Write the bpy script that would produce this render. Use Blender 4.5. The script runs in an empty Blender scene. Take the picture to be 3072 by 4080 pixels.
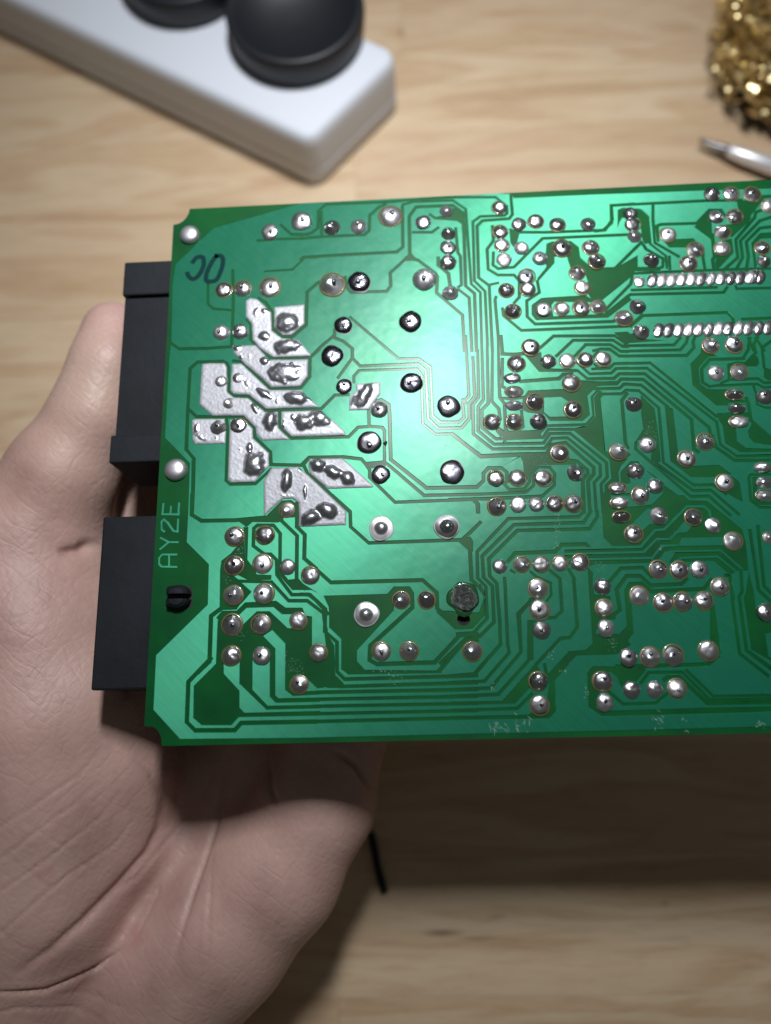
import bpy, bmesh, math, random
import numpy as np
from mathutils import Vector, Matrix
from mathutils.geometry import delaunay_2d_cdt
from mathutils.noise import noise as pnoise
random.seed(7)
sce = bpy.context.scene; col = sce.collection
MM = 0.001
# ---------------------------------------------------------------- camera
cam = bpy.data.cameras.new('camera'); camo = bpy.data.objects.new('camera', cam); col.objects.link(camo)
cm = Matrix([[0.999037, 0.030883, 0.031176], [-0.022424, 0.969955, -0.24225], [-0.037721, 0.241317, 0.969713]]).to_4x4(); cm.translation = (0, 0, 0.274); camo.matrix_world = cm
cam.sensor_fit = 'VERTICAL'; cam.sensor_height = 36; cam.sensor_width = 27.1; cam.lens = 25.9591
cam.clip_start = 0.01; cam.clip_end = 20
cam.dof.use_dof = True; cam.dof.focus_distance = 0.178; cam.dof.aperture_fstop = 5.2
sce.camera = camo
# ---------------------------------------------------------------- world: a dim room
w = bpy.data.worlds.new('World'); sce.world = w; w.use_nodes = True
nt = w.node_tree; bg = nt.nodes['Background']
bg.inputs[0].default_value = (0.95, 0.92, 0.86, 1); bg.inputs[1].default_value = 0.065
# ---------------------------------------------------------------- lamp: an LED bar over the bench, ahead of the viewer
def area(name, loc, target, sx, sy, power, color, spread=180):
    l = bpy.data.lights.new(name, 'AREA'); l.shape = 'RECTANGLE'; l.size = sx; l.size_y = sy
    l.energy = power; l.color = color; l.spread = math.radians(spread)
    o = bpy.data.objects.new(name, l); col.objects.link(o)
    z = (Vector(loc) - Vector(target)).normalized(); x = Vector((1, 0, 0)); y = z.cross(x).normalized(); x = y.cross(z)
    m = Matrix((x, y, z)).transposed().to_4x4(); m.translation = loc; o.matrix_world = m
    return o
area('bench_lamp', (0.020, 0.234, 0.478), (0.015, 0.165, 0.1), 0.030, 0.085, 0.65, (0.97, 0.98, 1.0), 84)
vs = sce.view_settings; vs.view_transform = 'Standard'; vs.look = 'None'; vs.exposure = 0; vs.gamma = 1
sce.cycles.max_bounces = 6; sce.cycles.caustics_reflective = False; sce.cycles.caustics_refractive = False
# ---------------------------------------------------------------- materials
def mat(name, base, rough=0.5, metal=0.0, **k):
    m = bpy.data.materials.new(name); m.use_nodes = True
    b = m.node_tree.nodes['Principled BSDF']
    b.inputs['Base Color'].default_value = (*base, 1); b.inputs['Roughness'].default_value = rough; b.inputs['Metallic'].default_value = metal
    for kk, v in k.items(): b.inputs[kk.replace('_', ' ')].default_value = v
    return m
class NB:
    def __init__(s, m): s.t = m.node_tree; s.b = s.t.nodes['Principled BSDF']
    def n(s, typ, **k):
        x = s.t.nodes.new(typ)
        for kk, v in k.items():
            if kk in x.inputs: x.inputs[kk].default_value = v
            else: setattr(x, kk, v)
        return x
    def l(s, a, b): s.t.links.new(a, b)
    def pos(s, scale=(1, 1, 1), rot=(0, 0, 0), obj=True):
        tc = s.n('ShaderNodeTexCoord'); mp = s.n('ShaderNodeMapping'); mp.inputs['Scale'].default_value = scale; mp.inputs['Rotation'].default_value = rot
        s.l(tc.outputs['Object'], mp.inputs[0]); return mp.outputs[0]
    def noise(s, vec, scale, detail=3, rough=0.55, dist=0):
        x = s.n('ShaderNodeTexNoise'); x.inputs['Scale'].default_value = scale; x.inputs['Detail'].default_value = detail; x.inputs['Roughness'].default_value = rough; x.inputs['Distortion'].default_value = dist
        s.l(vec, x.inputs['Vector']); return x.outputs[0]
    def ramp(s, fac, stops):
        r = s.n('ShaderNodeValToRGB'); e = r.color_ramp.elements
        while len(e) < len(stops): e.new(0.5)
        for q, (p, c) in zip(e, stops): q.position = p; q.color = (*c, 1) if len(c) == 3 else c
        s.l(fac, r.inputs[0]); return r.outputs[0]
    def bump(s, h, strength, dist, prev=None):
        b = s.n('ShaderNodeBump'); b.inputs['Strength'].default_value = strength; b.inputs['Distance'].default_value = dist
        s.l(h, b.inputs['Height'])
        if prev: s.l(prev, b.inputs['Normal'])
        return b.outputs[0]
    def math(s, op, a, b):
        m = s.n('ShaderNodeMath', operation=op)
        for i, v in enumerate((a, b)):
            if isinstance(v, (int, float)): m.inputs[i].default_value = v
            else: s.l(v, m.inputs[i])
        return m.outputs[0]
    def mix(s, f, a, b, bt='MIX'):
        m = s.n('ShaderNodeMix', data_type='RGBA', blend_type=bt)
        for i, v in ((0, f), (6, a), (7, b)):
            if isinstance(v, (int, float)): m.inputs[i].default_value = v
            elif isinstance(v, tuple): m.inputs[i].default_value = (*v, 1)
            else: s.l(v, m.inputs[i])
        return m.outputs[2]

M_cu = mat('solder_mask_over_copper', (0.015, 0.27, 0.15), 0.47, 0.50, Coat_Weight=0.30, Coat_Roughness=0.32, Coat_IOR=1.5, Anisotropic=0.85)
b = NB(M_cu); tg = b.n('ShaderNodeCombineXYZ'); tg.inputs[0].default_value = 0.707; tg.inputs[1].default_value = 0.707; b.l(tg.outputs[0], b.b.inputs['Tangent']); m2 = b.n('ShaderNodeMapping'); m2.inputs['Scale'].default_value = (0.2, 5, 1); b.l(b.pos((1, 1, 1), (0, 0, math.radians(45))), m2.inputs[0]); br = b.noise(m2.outputs[0], 420, 2, 0.6)
p0 = b.pos(); n2 = b.noise(p0, 60, 3); n3 = b.noise(p0, 900, 2)
c = b.ramp(br, [(0.25, (0.010, 0.195, 0.100)), (0.75, (0.013, 0.240, 0.124))]); c = b.mix(b.ramp(n2, [(0.35, (0, 0, 0)), (0.7, (0.5, 0.5, 0.5))]), c, (0.012, 0.19, 0.125)); b.l(c, b.b.inputs['Base Color'])
nb1 = b.bump(br, 0.18, 0.00004); nb1 = b.bump(n2, 0.3, 0.0004, nb1); b.l(nb1, b.b.inputs['Normal'])
b.l(b.bump(n2, 0.35, 0.0008, b.bump(n3, 0.2, 0.00005)), b.b.inputs['Coat Normal'])
M_lam = mat('solder_mask_over_laminate', (0.0, 0.085, 0.022), 0.5, 0, Specular_IOR_Level=0.1, Coat_Weight=0.35, Coat_Roughness=0.24, Coat_IOR=1.45)
b = NB(M_lam); p0 = b.pos(); n2 = b.noise(p0, 90, 3)
b.l(b.ramp(n2, [(0.3, (0.0, 0.055, 0.014)), (0.7, (0.001, 0.085, 0.016))]), b.b.inputs['Base Color']); b.l(b.bump(n2, 0.2, 0.0003), b.b.inputs['Normal'])
M_edge = mat('laminate_core', (0.03, 0.13, 0.03), 0.6)
def solder_mat(name, c0, c1, rough, bmp, sc=900):
    m = mat(name, c0, rough, 1.0); b = NB(m); p0 = b.pos(); n = b.noise(p0, sc, 4, 0.6)
    oi = b.n('ShaderNodeObjectInfo'); f = b.math('ADD', b.math('MULTIPLY', n, 0.6), b.math('MULTIPLY', oi.outputs['Random'], 0.5))
    b.l(b.ramp(f, [(0.2, c0), (0.75, c1)]), b.b.inputs['Base Color'])
    b.l(b.math('ADD', rough - 0.08, b.math('MULTIPLY', oi.outputs['Random'], 0.16)), b.b.inputs['Roughness'])
    b.l(b.bump(n, bmp, 0.0003), b.b.inputs['Normal']); return m
M_sol = solder_mat('solder', (0.36, 0.36, 0.38), (0.66, 0.66, 0.69), 0.34, 0.06, 500)
M_tin = solder_mat('tinned_copper', (0.33, 0.34, 0.37), (0.50, 0.51, 0.55), 0.40, 0.25, 700)
b = NB(M_tin); at_ = b.n('ShaderNodeAttribute', attribute_name='melt'); b.l(b.math('SUBTRACT', 0.58, b.math('MULTIPLY', at_.outputs['Fac'], 0.28)), b.b.inputs['Roughness']); b.l(b.math('ADD', 0.35, b.math('MULTIPLY', at_.outputs['Fac'], 0.6)), b.b.inputs['Metallic'])
M_burnt = solder_mat('burnt_solder', (0.02, 0.03, 0.028), (0.35, 0.37, 0.36), 0.3, 0.9, 500)
M_lead = mat('component_lead', (0.16, 0.16, 0.18), 0.35, 1.0)
M_flux = mat('flux_ring', (0.13, 0.11, 0.04), 0.4, 0.2, Coat_Weight=0.5)
M_rivet = mat('dull_rivet_metal', (0.55, 0.54, 0.58), 0.45, 0.9)
M_ink = mat('black_marker_ink', (0.004, 0.030, 0.032), 0.8, 0.0, Specular_IOR_Level=0.1)
M_black = mat('black_plastic', (0.016, 0.019, 0.024), 0.68, Specular_IOR_Level=0.25)
b = NB(M_black); p0 = b.pos(); n = b.noise(p0, 300, 5, 0.7); n4 = b.noise(p0, 40, 3)
b.l(b.ramp(n4, [(0.35, (0.005, 0.007, 0.010)), (0.7, (0.012, 0.015, 0.021))]), b.b.inputs['Base Color']); b.l(b.bump(n, 0.35, 0.0004), b.b.inputs['Normal'])
M_hole = mat('dark_hole', (0.003, 0.003, 0.003), 0.6)

# ---------------------------------------------------------------- object helpers
ORG = {}
def tag(o, label=None, cat=None, group=None, kind=None):
    for k, v in (('label', label), ('category', cat), ('group', group), ('kind', kind)):
        if v: o[k] = v
    return o
def empty(name, loc, **k):
    o = bpy.data.objects.new(name, None); col.objects.link(o); o.location = loc; o.empty_display_size = 0.01; ORG[o] = Vector(loc)
    return tag(o, **k)
def place(name, me, parent=None, at=(0, 0, 0), rot=0, scale=1):
    o = bpy.data.objects.new(name, me); col.objects.link(o)
    at = Vector(at); ORG[o] = at
    if parent: o.parent = parent; at = at - ORG[parent]
    o.location = at; o.rotation_euler = (0, 0, rot); o.scale = (scale,) * 3 if isinstance(scale, (int, float)) else scale
    return o
def mesh(name, V, F, m, smooth=False):
    me = bpy.data.meshes.new(name); me.from_pydata([tuple(v) for v in V], [], F)
    for x in (m if isinstance(m, list) else [m]): me.materials.append(x)
    if smooth: me.polygons.foreach_set('use_smooth', [True] * len(me.polygons))
    me.update(); return me
def bm_mesh(name, bm, m, smooth=False):
    bmesh.ops.recalc_face_normals(bm, faces=bm.faces)
    me = bpy.data.meshes.new(name); bm.to_mesh(me); bm.free(); me.materials.append(m)
    if smooth: me.polygons.foreach_set('use_smooth', [True] * len(me.polygons))
    return me
def P2(s): return [tuple(float(q) for q in t.split(',')) for t in s.split()]
def lathe(prof, seg=24, noise_amp=0, seed=0, cap=True):
    V = []; F = []
    for j, (r, z) in enumerate(prof):
        for i in range(seg):
            a = 2 * math.pi * i / seg; k = 1 + noise_amp * pnoise(Vector((math.cos(a) * 1.3 + seed * 7.1, math.sin(a) * 1.3, j * 0.35)))
            zz = z * (1 + noise_amp * 1.5 * pnoise(Vector((math.cos(a) * r * 2 + seed * 3.3, math.sin(a) * r * 2, 4.2))))
            V.append((r * k * math.cos(a), r * k * math.sin(a), zz))
    for j in range(len(prof) - 1):
        for i in range(seg):
            i2 = (i + 1) % seg; F.append((j * seg + i, j * seg + i2, (j + 1) * seg + i2, (j + 1) * seg + i))
    if cap: F.append(tuple((len(prof) - 1) * seg + i for i in range(seg)))
    return V, F

# ================================================================ CIRCUIT BOARD
BZ = 100.0
board = empty('circuit_board', (0.01, 0.06, 0.0984), label='green circuit board held solder side up, full of solder joints and copper tracks', cat='circuit board')
XR = 118.0
OUTL = [(-57.3, 130.7), (-57.55, 129.2), (-58.1, 128.0), (-59.0, 126.9), (-60.2, 126.2), (-61.6, 125.9),
        (-62.1, -5.4), (-60.3, -5.5), (-59.3, -6.0), (-58.6, -6.8), (-58.0, -8.0), (-57.8, -9.8), (XR, -9.8), (XR, 131.9)]
ops = []
for ln in """q 0 -50.56,124.25 -56.09,118.36 -60.47,113.6 -61.01,107.15 -60.49,90.56 -60.83,86.14 -60.86,67.41 -60.84,64.45 -54.24,57.53 -54.11,45.01 -54.17,37.42 -48.54,31.81 -48.44,22.15 -60.25,10.6 -60.2,-1.81 -53.64,-8.46 -25.9,-8.79 13.82,-8.69 47.4,-8.66 84.47,-8.4 105.72,129.17 103.36,128.97 82.15,129.35 52.78,129.61 31.02,129.57 30.11,130.87 26.59,131.28 14.35,131.34 -6.49,130.99 -26.64,130.88
g 0.52 -38.37,119.77 -32.38,120 -26.59,119.78
g 0.63 -32.15,124.33 -29.25,121.27 -24.68,120.98
g 0.63 -29.16,121.2 -26.59,120.81 -23.88,121.33 -22.03,122.86 -21.88,128.07 -19.86,130.11 -4.79,130.01 14.32,130.52
g 0.51 14.32,130.52 26.09,130.02 27.56,128.54
g 0.62 -26.58,119.78 -21.17,120.16 -9.53,120.15 -8.23,121.38 -8.01,126.07 -5.39,128.56 -3.66,129.29
g 0.63 -21.03,120.06 -21.16,127.87
g 0.67 -26.55,113.45 -25.99,114.12 -12.43,114.44 -1.04,114.53 0.68,115.98 0.89,128.24
g 0.74 3.24,112.22 2.45,113.99 2.65,125.22 4.59,128.06 14.55,128.05 17,125.8 17.09,119.02 16.77,103.65 18.94,101.4 18.63,85.03
g 0.57 0.91,128.9 3.79,129.74 14.62,129.59 17.89,126.74 18.23,104.2 20.46,101.64 19.97,84.97
g 0.67 3.24,112.22 4.62,111.84 8.93,107.88 9.45,106.76 9.12,101.99 15.55,95.31 15.55,85.15
g 0.66 3.24,112.22 1,112.16 -2.87,108.42 -2.83,104.53 -3.97,103.04 -13.4,103.15 -14.5,104.75 -14.89,107.72
p 0 0.44,112.19 2.45,113.99 4.62,111.84
g 0.66 -21.75,106.63 -24.96,103.67 -25.07,94.79 -26.44,93.34
g 0.62 3.49,120.32 8.56,120.08 10.31,121.44
g 0.62 8.2,125.59 9.57,124.39 15.76,123.59
p 0 13.68,127.6 16.73,126.14 17.09,121.91 15.46,123.28 10.13,124.2 10.44,124.83 13.86,125.31
g 0.62 14.94,121.05 15.17,113.71 15.8,112.41 15.68,104 14.83,103.42
g 0.66 14.8,102.81 17.51,100.24 17.43,85.08
g 0.78 9.95,112.37 9.86,110.18 12.39,107.56 12.71,104.14
g 0.67 -44.86,111.14 -44.42,100.21 -44.54,89.59
g 0.5 -51.43,108.29 -51.18,101.43 -49.73,99.98 -44.67,99.3
g 0.72 -37.76,102.53 -36.06,101.38 -34.06,98.22 -33.85,93.35 -31.2,91.14 -28.72,91.03 -25.16,94.19 -24.91,103.66
g 0.66 -40.69,96.37 -39.54,94.5 -39.59,90.59 -37.2,87.8
g 0.66 -60.55,90.56 -58.19,88.81 -50.72,88.65 -44.65,88.85
g 0.4 -22.51,113.9 -25.51,114.04 -28.88,110.56 -36.21,110.42
g 0.71 -39.74,90.8 -37.19,87.55 -34.27,85.21 -24.09,85 -21.85,87.07
g 0.65 -43.99,84.86 -41.65,84.47 -34.14,76.57 -26.44,76.65 -24.16,79.67 -24.09,84.94
g 0.65 -46.73,84.83 -45.76,84.34 -45.14,82.99 -44.89,76.27 -43.58,75.06 -39.79,74.83 -35.26,70.87 -21.24,70.77
g 0.7 -46.73,84.83 -53.33,84.86 -55.18,83.1 -55.26,72.05 -53.01,69.83 -40.87,69.29 -38.13,66.3 -37.94,63.77 -33.96,59.73 -33.75,56.47 -25.8,56 -24.23,58.01
g 0.79 -55.26,72.05 -55.19,61.03 -53.22,58.6 -53.09,52.15 -53.05,44.87
g 0.58 -45.31,69.4 -44.85,65.7 -44.89,52.69 -43.86,51.7 -37.56,51.63 -33.68,55.31
g 0.64 -31.77,70.74 -31.71,66.07 -28.76,63.16 -25.31,63.14
g 0.65 -24.08,84.94 -20.94,88.22 -17.92,90.78
g 0.64 -17.64,92.57 -17.79,90.33 -15.47,89.19 -13.17,87.01 -13.2,84.35 -11.2,82.07 3.64,82.14 5.46,80.38 5.65,67.22 8.04,64.48 13.81,64.4 15.9,66.84 15.96,70.79 17.51,72.72 17.61,83.39
g 0.64 -21.24,70.77 -17.74,74.36 -14.26,74.36
g 0.64 -13.2,84.35 -16.91,79.09
g 0.53 -12.88,77.63 -12.86,79.36 -11.49,80.91 3.32,80.76 4.47,78.97 4.3,74.08 4.28,65.87 7.33,62.97 11.39,62.96 18.13,57.08
g 0.58 -13.62,95.96 -1.3,83.72 3.82,83.51 6.7,81.2 6.73,68.03 8.64,66.13 13.23,65.96 14.6,67.17 14.39,71.13 16.07,72.91 16.07,89.35
g 0.63 -28.67,63.15 -14.37,63.06 -11.97,65.49 -8.92,65.65 -5.89,65.26 -5.38,64.27 -5.56,56.12
g 0.63 -9.24,70.32 -9.18,65.8
g 0.68 -25.98,56.28 -24.28,58.01 -15.74,57.85 -11.29,57.14 -10.27,55.88 -5.56,56.12
g 0.67 -25.72,56.27 -24.66,53.91 -19.71,49.15 -14.32,43.75
g 0.74 -7.87,72.12 -6,72.62 -4.16,71.27 -4.01,68.71 -3.98,56.75 4.6,49.15 16.76,49.01
g 0.62 -5.56,56.12 -4.03,54.84 3.9,47.3 18.12,47.16
g 0.62 -10.14,55.73 -9.25,54.2 -9.28,52.31 -3.22,45.8 16.67,45.95
p 0 -10.52,56.16 -5.55,56.53 -5.32,55.16 -7.41,54.96 -9.51,54.49
g 0.57 18.91,85.25 18.5,72.39 16.95,70.47 16.68,62.63 21.15,58.61 33.94,58.3 35.94,60.83 39.69,60.84 47.03,53.63 46.9,50.81 45.22,49.13 45.07,41.86
g 0.57 19.99,85.2 19.66,71.78 18.24,69.85 17.9,63.42 21.61,59.83 33.78,59.67 35.52,62.09 40.43,61.99 48.61,54.11 48.52,50.49 46.83,48.68 46.68,41.7
g 0.57 21.42,86.76 20.78,70.6 19.11,68.97 18.93,64.22 22.21,61.19 33.76,61.19 35.21,63.21 41.03,62.99
g 0.6 19.6,122.43 19.13,105.08 21.71,101.89 21.49,86.56
g 0.61 28.89,127.16 28.89,124.89 28.15,124.27 21.67,124.27 19.61,122.76
g 0.67 30.22,130.37 30.27,124.49 29.35,123.24 22.16,122.95 20.67,121.41 20.28,105.96 22.9,103.52 22.65,84.86
g 0.57 22.67,85.09 21.73,71.13 23.33,69.1 23.55,66.28
g 0.62 24.37,89.01 23.88,76.19 23.77,72.19 24.85,70.45 24.69,63.45 25.43,62.81 33.36,62.72 34.76,64.19
g 0.65 24.49,100.23 24.16,99.33 24.36,88.81
g 0.6 22.77,103.68 25.27,104.19
p 0 22.67,64.64 24.9,62.75 33.26,63.14 33.25,61.2 23.53,61.55 22.33,63.26
g 0.8 25.05,88.98 25.15,83.96 28.34,83.69 31.03,83.87
g 0.68 25.07,82.65 24.47,75.02 25.12,74.7
p 0 30.74,83.59 33.66,83.32 34.92,84.15 34.88,81.82 35.26,79.77 37.62,79.33 43.42,79.01 43.89,78.33 34.13,78.8
g 0.64 34.87,85.32 38.45,88.42 53.91,87.85 56.24,85.76 56.94,85.64
g 0.64 38.69,82.83 43.29,87.03 53.39,86.61 55.61,84.76 56.84,84.62
g 0.64 43.33,82.64 46.38,85.67 52.61,85.41 54.95,83.47 56.71,83.31
g 0.53 47.93,82.16 49.72,84.36 52.37,84.25 54.56,82.18 56.58,82.01
g 0.79 29.19,76.26 38.87,76.66 40.01,77.7 42.26,77.76
p 0 30.25,72.51 30.99,73.62 39.82,73.71 41.9,73.48 44.43,75.38 45.22,75.35 52.96,75.33 53.56,74.74 48.01,74.24 45.43,71.79 45.63,66.72 43.82,65.25 35.78,65.55 34.6,67.27 30.47,67.98 28.96,68.88 29.69,71.96
q 0 34.67,71.77 39.01,71.83 40.86,70.41 41.98,68.11 40.79,66.34 35.84,66.38 34.38,67.84
g 0.63 24.42,71.88 26.51,71.66 29.95,71.95
g 0.62 24.24,60.43 24.95,63.44
g 0.57 28.92,68.32 29.03,64.13 28.07,63.33 27.01,63.09
g 0.52 35.02,64.18 44.63,64.11 46.71,66.26 46.7,71.31 48.6,73.51 53.83,73.5 54.98,74.54 55.82,74.56
p 0 41.04,63.13 44.99,63.82 47,65.97 47.09,71.3 48.67,72.94 49.17,72.63 48.6,70.68 48.5,57.1 49.91,55.69 51.93,52.92 51.17,51.61 51.16,48.93 48.99,48.74 48.07,41.76 47.37,41.78 47.69,48.39 49.62,50.05 49.68,54.62
g 0.57 14.38,71.98 15.38,70.81
g 0.87 17.34,57.65 18.2,56.8 27.9,56.95 34.34,56.84 35.66,58.92
g 0.78 11.39,62.96 18.12,56.8
p 0 27.87,56.46 34.35,56.92 35.67,59.06 37.61,59.12 39.56,57.69 39.61,55.1 41.34,54.37 41.05,53.97 31.57,54.11 29.78,52.33 29.38,50.2 28.63,52.37 28.55,55.08
g 0.66 16.76,49.01 18.51,50.56 18.61,52.44 19.84,53.75 23.05,53.64 24.27,52.52 24.25,50.1 23.33,49.73
g 0.61 23.33,49.73 24.64,48.09 28.21,48.1 29.6,49.79 29.91,52.33 31.57,54.11
g 0.56 18.07,47.18 28.53,47.24 30.57,48.96 30.67,52.3 32.05,53.6 34.85,53.37 35.89,51.86 35.53,48.79 32.53,46.23 18,45.91
g 0.66 10.08,46.04 16.47,45.96 32.27,46.11
g 0.86 15.83,45.98 16.79,44.76 16.8,42.65
g 0.76 39.09,55.12 41.62,54.63 43.85,52.39 43.89,51.32 42.5,50.03 42.1,41.84
g 0.71 35.68,59.19 39.2,59.62 45.44,53.01 45.28,51.27 43.73,49.58 43.6,41.8
g 0.53 48.03,80.27 49.22,78.92 51.74,78.97 53.04,80.15 56.39,80.19
g 0.53 43.71,80.88 46.73,77.58 52,77.6 53.3,78.82 56.25,78.81
g 0.53 43.66,78.71 45.96,76.32 52.52,76.15 53.95,77.35 56.11,77.38
g 0.53 43.93,75.69 53.03,74.62 54.33,75.85 55.96,75.9
g 0.58 45.73,86.93 53.3,86.67 55.52,84.91 68.48,84.67 70.29,86.64
g 0.58 46.15,85.68 52.65,85.41 54.98,83.47 69.89,83.24 71.72,85.26 72.19,87
g 0.63 48.12,83.9 50.29,84.34 52.38,84.02 54.46,82.18 71.28,81.64 73.38,83.73 73.29,85.2 74.2,87.21
g 0.57 47.41,78.94 51.65,79.06 53.07,80.15 62.02,79.99 76.62,65.01
g 0.56 47.3,77.62 52.04,77.6 53.47,78.81 61.08,78.59 76.44,63.63 76.57,57.74 80.08,54.64 92.07,54.49
g 0.68 47.18,76.27 52.55,76.15 53.99,77.35 60.39,77.1 74.35,62.33 74.66,59.71 74.85,57.26
g 0.73 47.05,74.85 53.07,74.7 54.37,75.9 59.84,75.57 70.39,64.55 70.1,56.88 71.01,56.04
g 0.62 46.15,73.6 53.68,73.45 54.89,74.54 59.16,74.09 65.12,67.94
g 0.56 47.4,70.02 49.21,72.07 54.11,71.96 55.25,72.91 58.48,72.56 62.78,67.89 62.35,53.64 68.85,47.68 73.49,47.66 76.3,45.19
p 0 64.36,68.11 66.1,67.49 66.11,56.48 65.57,54.07 67.91,52.43 75.51,52.52 78.22,50.15 75.96,50.23 74.62,49.61 68.48,49.82 64.16,53.98
g 0.66 55.41,71.97 53.93,70.19 53.73,59.1 54.24,57.71
p 0 58.75,71.42 61.62,67.93 61.83,60.45 61.69,53.93 60.19,53.71 59.64,55.62 60.61,57.49 59.4,60.54 56.19,59.28 58.58,62.49 58.42,65.82
g 0.66 48.74,56.55 50.37,54.86 52.13,54.53 54.33,56.08
p 0 48.54,57.1 49.92,55.42 52.13,54.53 53.96,55.01 51.02,52.28 50.82,48.95 48.77,48.75 49.53,50.06 49.56,54.35
p 0 51.84,51.58 54.52,54.18 56.42,54.11 57.64,52.46 57.38,51.13 55.24,50.13 53.76,50.45 53.85,48.84 53.06,48.61 51.7,48.92
p 0 57.95,51.78 66.59,43.54 66.06,41.19 56.85,41.48 56.45,42.43 58.81,43.4 61.33,45.69 61.87,48.31 60.29,49.96
g 0.6 56.29,59.01 55.99,57.38 59.43,53.74 67.88,44.89 72.14,44.88 76.6,39.97
g 0.6 59.99,55.34 59.99,54.13 68.56,46.32 72.82,46.31 78.61,40.16
g 0.5 48.52,46.11 53.3,45.95
g 0.5 48.17,42.44 53.45,42.53
g 0.71 74.95,59.98 75.58,56.96 79.43,53.59 91.88,53.26
p 0 76.72,65.83 79.79,65.72 79.8,61.99 80.82,61.96 80.59,58.41 82.63,56.58 92.29,55.96 92.22,55.51 81.11,55.68 77.87,57.96 77.84,62.61 77.04,64.3
p 0 75.53,85.1 74.88,82.07 72.05,79.3 71.88,73.59 76.88,68.06 79.7,67.95 80.11,72 75.35,72.24 73.6,73.81 73.75,78.23 76.6,81.14 78.71,81.19 76.25,82.45
g 0.68 87.6,85.77 86.76,82.6 85.12,80.21 76.9,80.34 74.5,77.91 74.3,74.21 75.84,73.02
g 0.63 76.77,80.35 85.39,80.23
g 0.63 80.98,74.66 81.38,78.64 83.4,79.05 85.58,78.84 88.46,81.66 88.27,83.99 89.6,85.98
p 0 85.71,78.84 88.12,81.1 88.82,80.49 88.83,78.77 88.21,78.08 85.36,78.19
p 0 89.96,77.58 92.42,76.62 92.08,74.36 90.5,74.14 89.59,75.03
g 0.63 97.11,87.71 90.23,83.04 89.96,77.58
g 0.57 78.79,73.75 80.99,74.71 87.99,74.72 89.37,73.48 94.94,73.4
g 0.52 75.84,73.02 77.68,73.23 87.53,73.27 88.94,72.28 94.77,72.28
g 0.51 86.66,72.59 87.04,70.75 86.88,67.82 88.42,66.92 93.91,66.61
g 0.77 84.43,69.59 84.75,68.18 84.77,63.74 92.19,55.29
p 0 85.03,62.9 92.35,56.37 84.85,57.99 83.78,59.39 83.75,61.03
g 0.62 79.45,68.94 84.32,68.81
g 1.02 79.5,65.45 84.34,65.27
p 0 78.15,49.62 79.82,48.11 79.9,43.24 78.63,43.94 76.14,45.86 78.4,47.76
g 0.6 91.34,49.71 82.69,49.82 82.23,49.22 81.92,43.44 83.78,41.69 90.08,41.35
p 0 83.1,49.19 84.1,49.16 83.46,43.78 84.22,42.97 90.27,42.65 90.19,42.13 83.88,42.33 82.54,43.42
g 0.67 29.51,119.06 38.97,118.6 53.83,118.51 56.25,120.63 56.62,125.93 59.14,125.96 62.78,126.1
p 0 29.17,120.36 31.74,118.95 31.01,116.44 30.3,113.94 29.31,115.88
g 0.66 24.73,121.21 24.76,116.74 22.95,114.29 22.89,108.32 25.27,106.5 29.53,106.31 30.79,104.55 30.48,99.81 29.01,98.21
g 0.66 24.56,113.26 24.2,109.51 25.52,108.36 29.68,108.63 37.72,116.81 56.31,116.87 60.07,116.87
p 0 38.08,110.43 38.71,115.12 40.14,115.68 45.12,115.6 46.91,113.78 47.05,110.63 49.68,107.71 55.63,106.97 62,110.55 61.62,106.84 51.13,99.66 48.86,98.54 48.43,99.78 48.91,102.2 47.74,107.49 44.46,107.64 43.67,111.42 40.35,111.26 40.21,109.39 35.71,104.33 35.48,104.96 38.19,108.24
p 0 33.58,97.4 36.16,99.26 47.59,99.51 48.86,98.54 60.04,107.38 60.92,105.33 50.93,97.54 39.34,98.21 38.45,97.19 38.74,93.86 42.53,94 51.94,93.89 58.3,99.34 59.06,97.79 52.68,93.11 34.36,93.15 33.39,94.69
g 0.65 35.44,104.34 35.74,100.95 32.31,98.67 32.13,94.14 34.01,91.97 53.9,91.86 55.9,93.12
g 0.64 25.93,96.83 26.07,94.71 30.39,90.33 57.39,90.38
p 0 54.33,87.99 57.17,88.17 59.41,88.22 60.29,86.42 56.29,86.29
g 0.66 56.66,125.93 68.11,126 81.75,126.12 91.12,125.8
g 0.66 56.66,125.93 56.52,121.58 54.28,118.49 51.77,118.29
p 0 89.75,125.87 93.57,125.52 96,127.01 103.06,126.97 102.96,126.33 96.98,126.15 92.67,121.07 92.5,119.8 86.87,114.69 85.74,118.54 88.78,118.71 90.72,120.84 89.89,122.81
p 0 58.32,124.39 59.64,124.97 64.04,124.42 65.74,122.08 65.44,114.15 64.04,113.9 63.79,116.76 63.95,120.89 63.22,121.89 59.07,122.09 58.09,120.54 57.65,118.96
g 0.54 64.28,124.09 65.88,122.08 65.68,113.83 69.25,110.21 69.24,106.49
g 0.65 67.68,125.86 67.15,121.05 66.94,114.08 72.61,109.74
g 0.65 63.52,114.24 64.42,112.32 68.47,109.32 68.21,107 66.77,106.3 58.92,106.81
g 0.65 70.16,109.86 69.88,106.15
g 0.75 63.56,114.56 55.8,106.96 48.57,107.14
g 1.13 67.05,106.35 58.37,106.69 49.46,98.82
g 0.59 60,105.38 85.89,105.41 99.74,105.08
g 0.64 60.12,105.22 59.42,102.33 52.09,95.08
g 0.64 59.51,100.56 81.19,100.38
g 0.64 49.51,93.39 51.98,93.89 58.98,99.31 82.74,98.85 83.87,100.32
g 0.64 61.17,93.19 82.92,93.14 84.04,91.61 84.1,90.12
g 0.84 61.59,93.32 58.07,90.35
g 0.64 86.35,91.06 97.63,91.17
g 0.59 86.04,100.52 86.21,99.76 98.89,99.49
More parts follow.
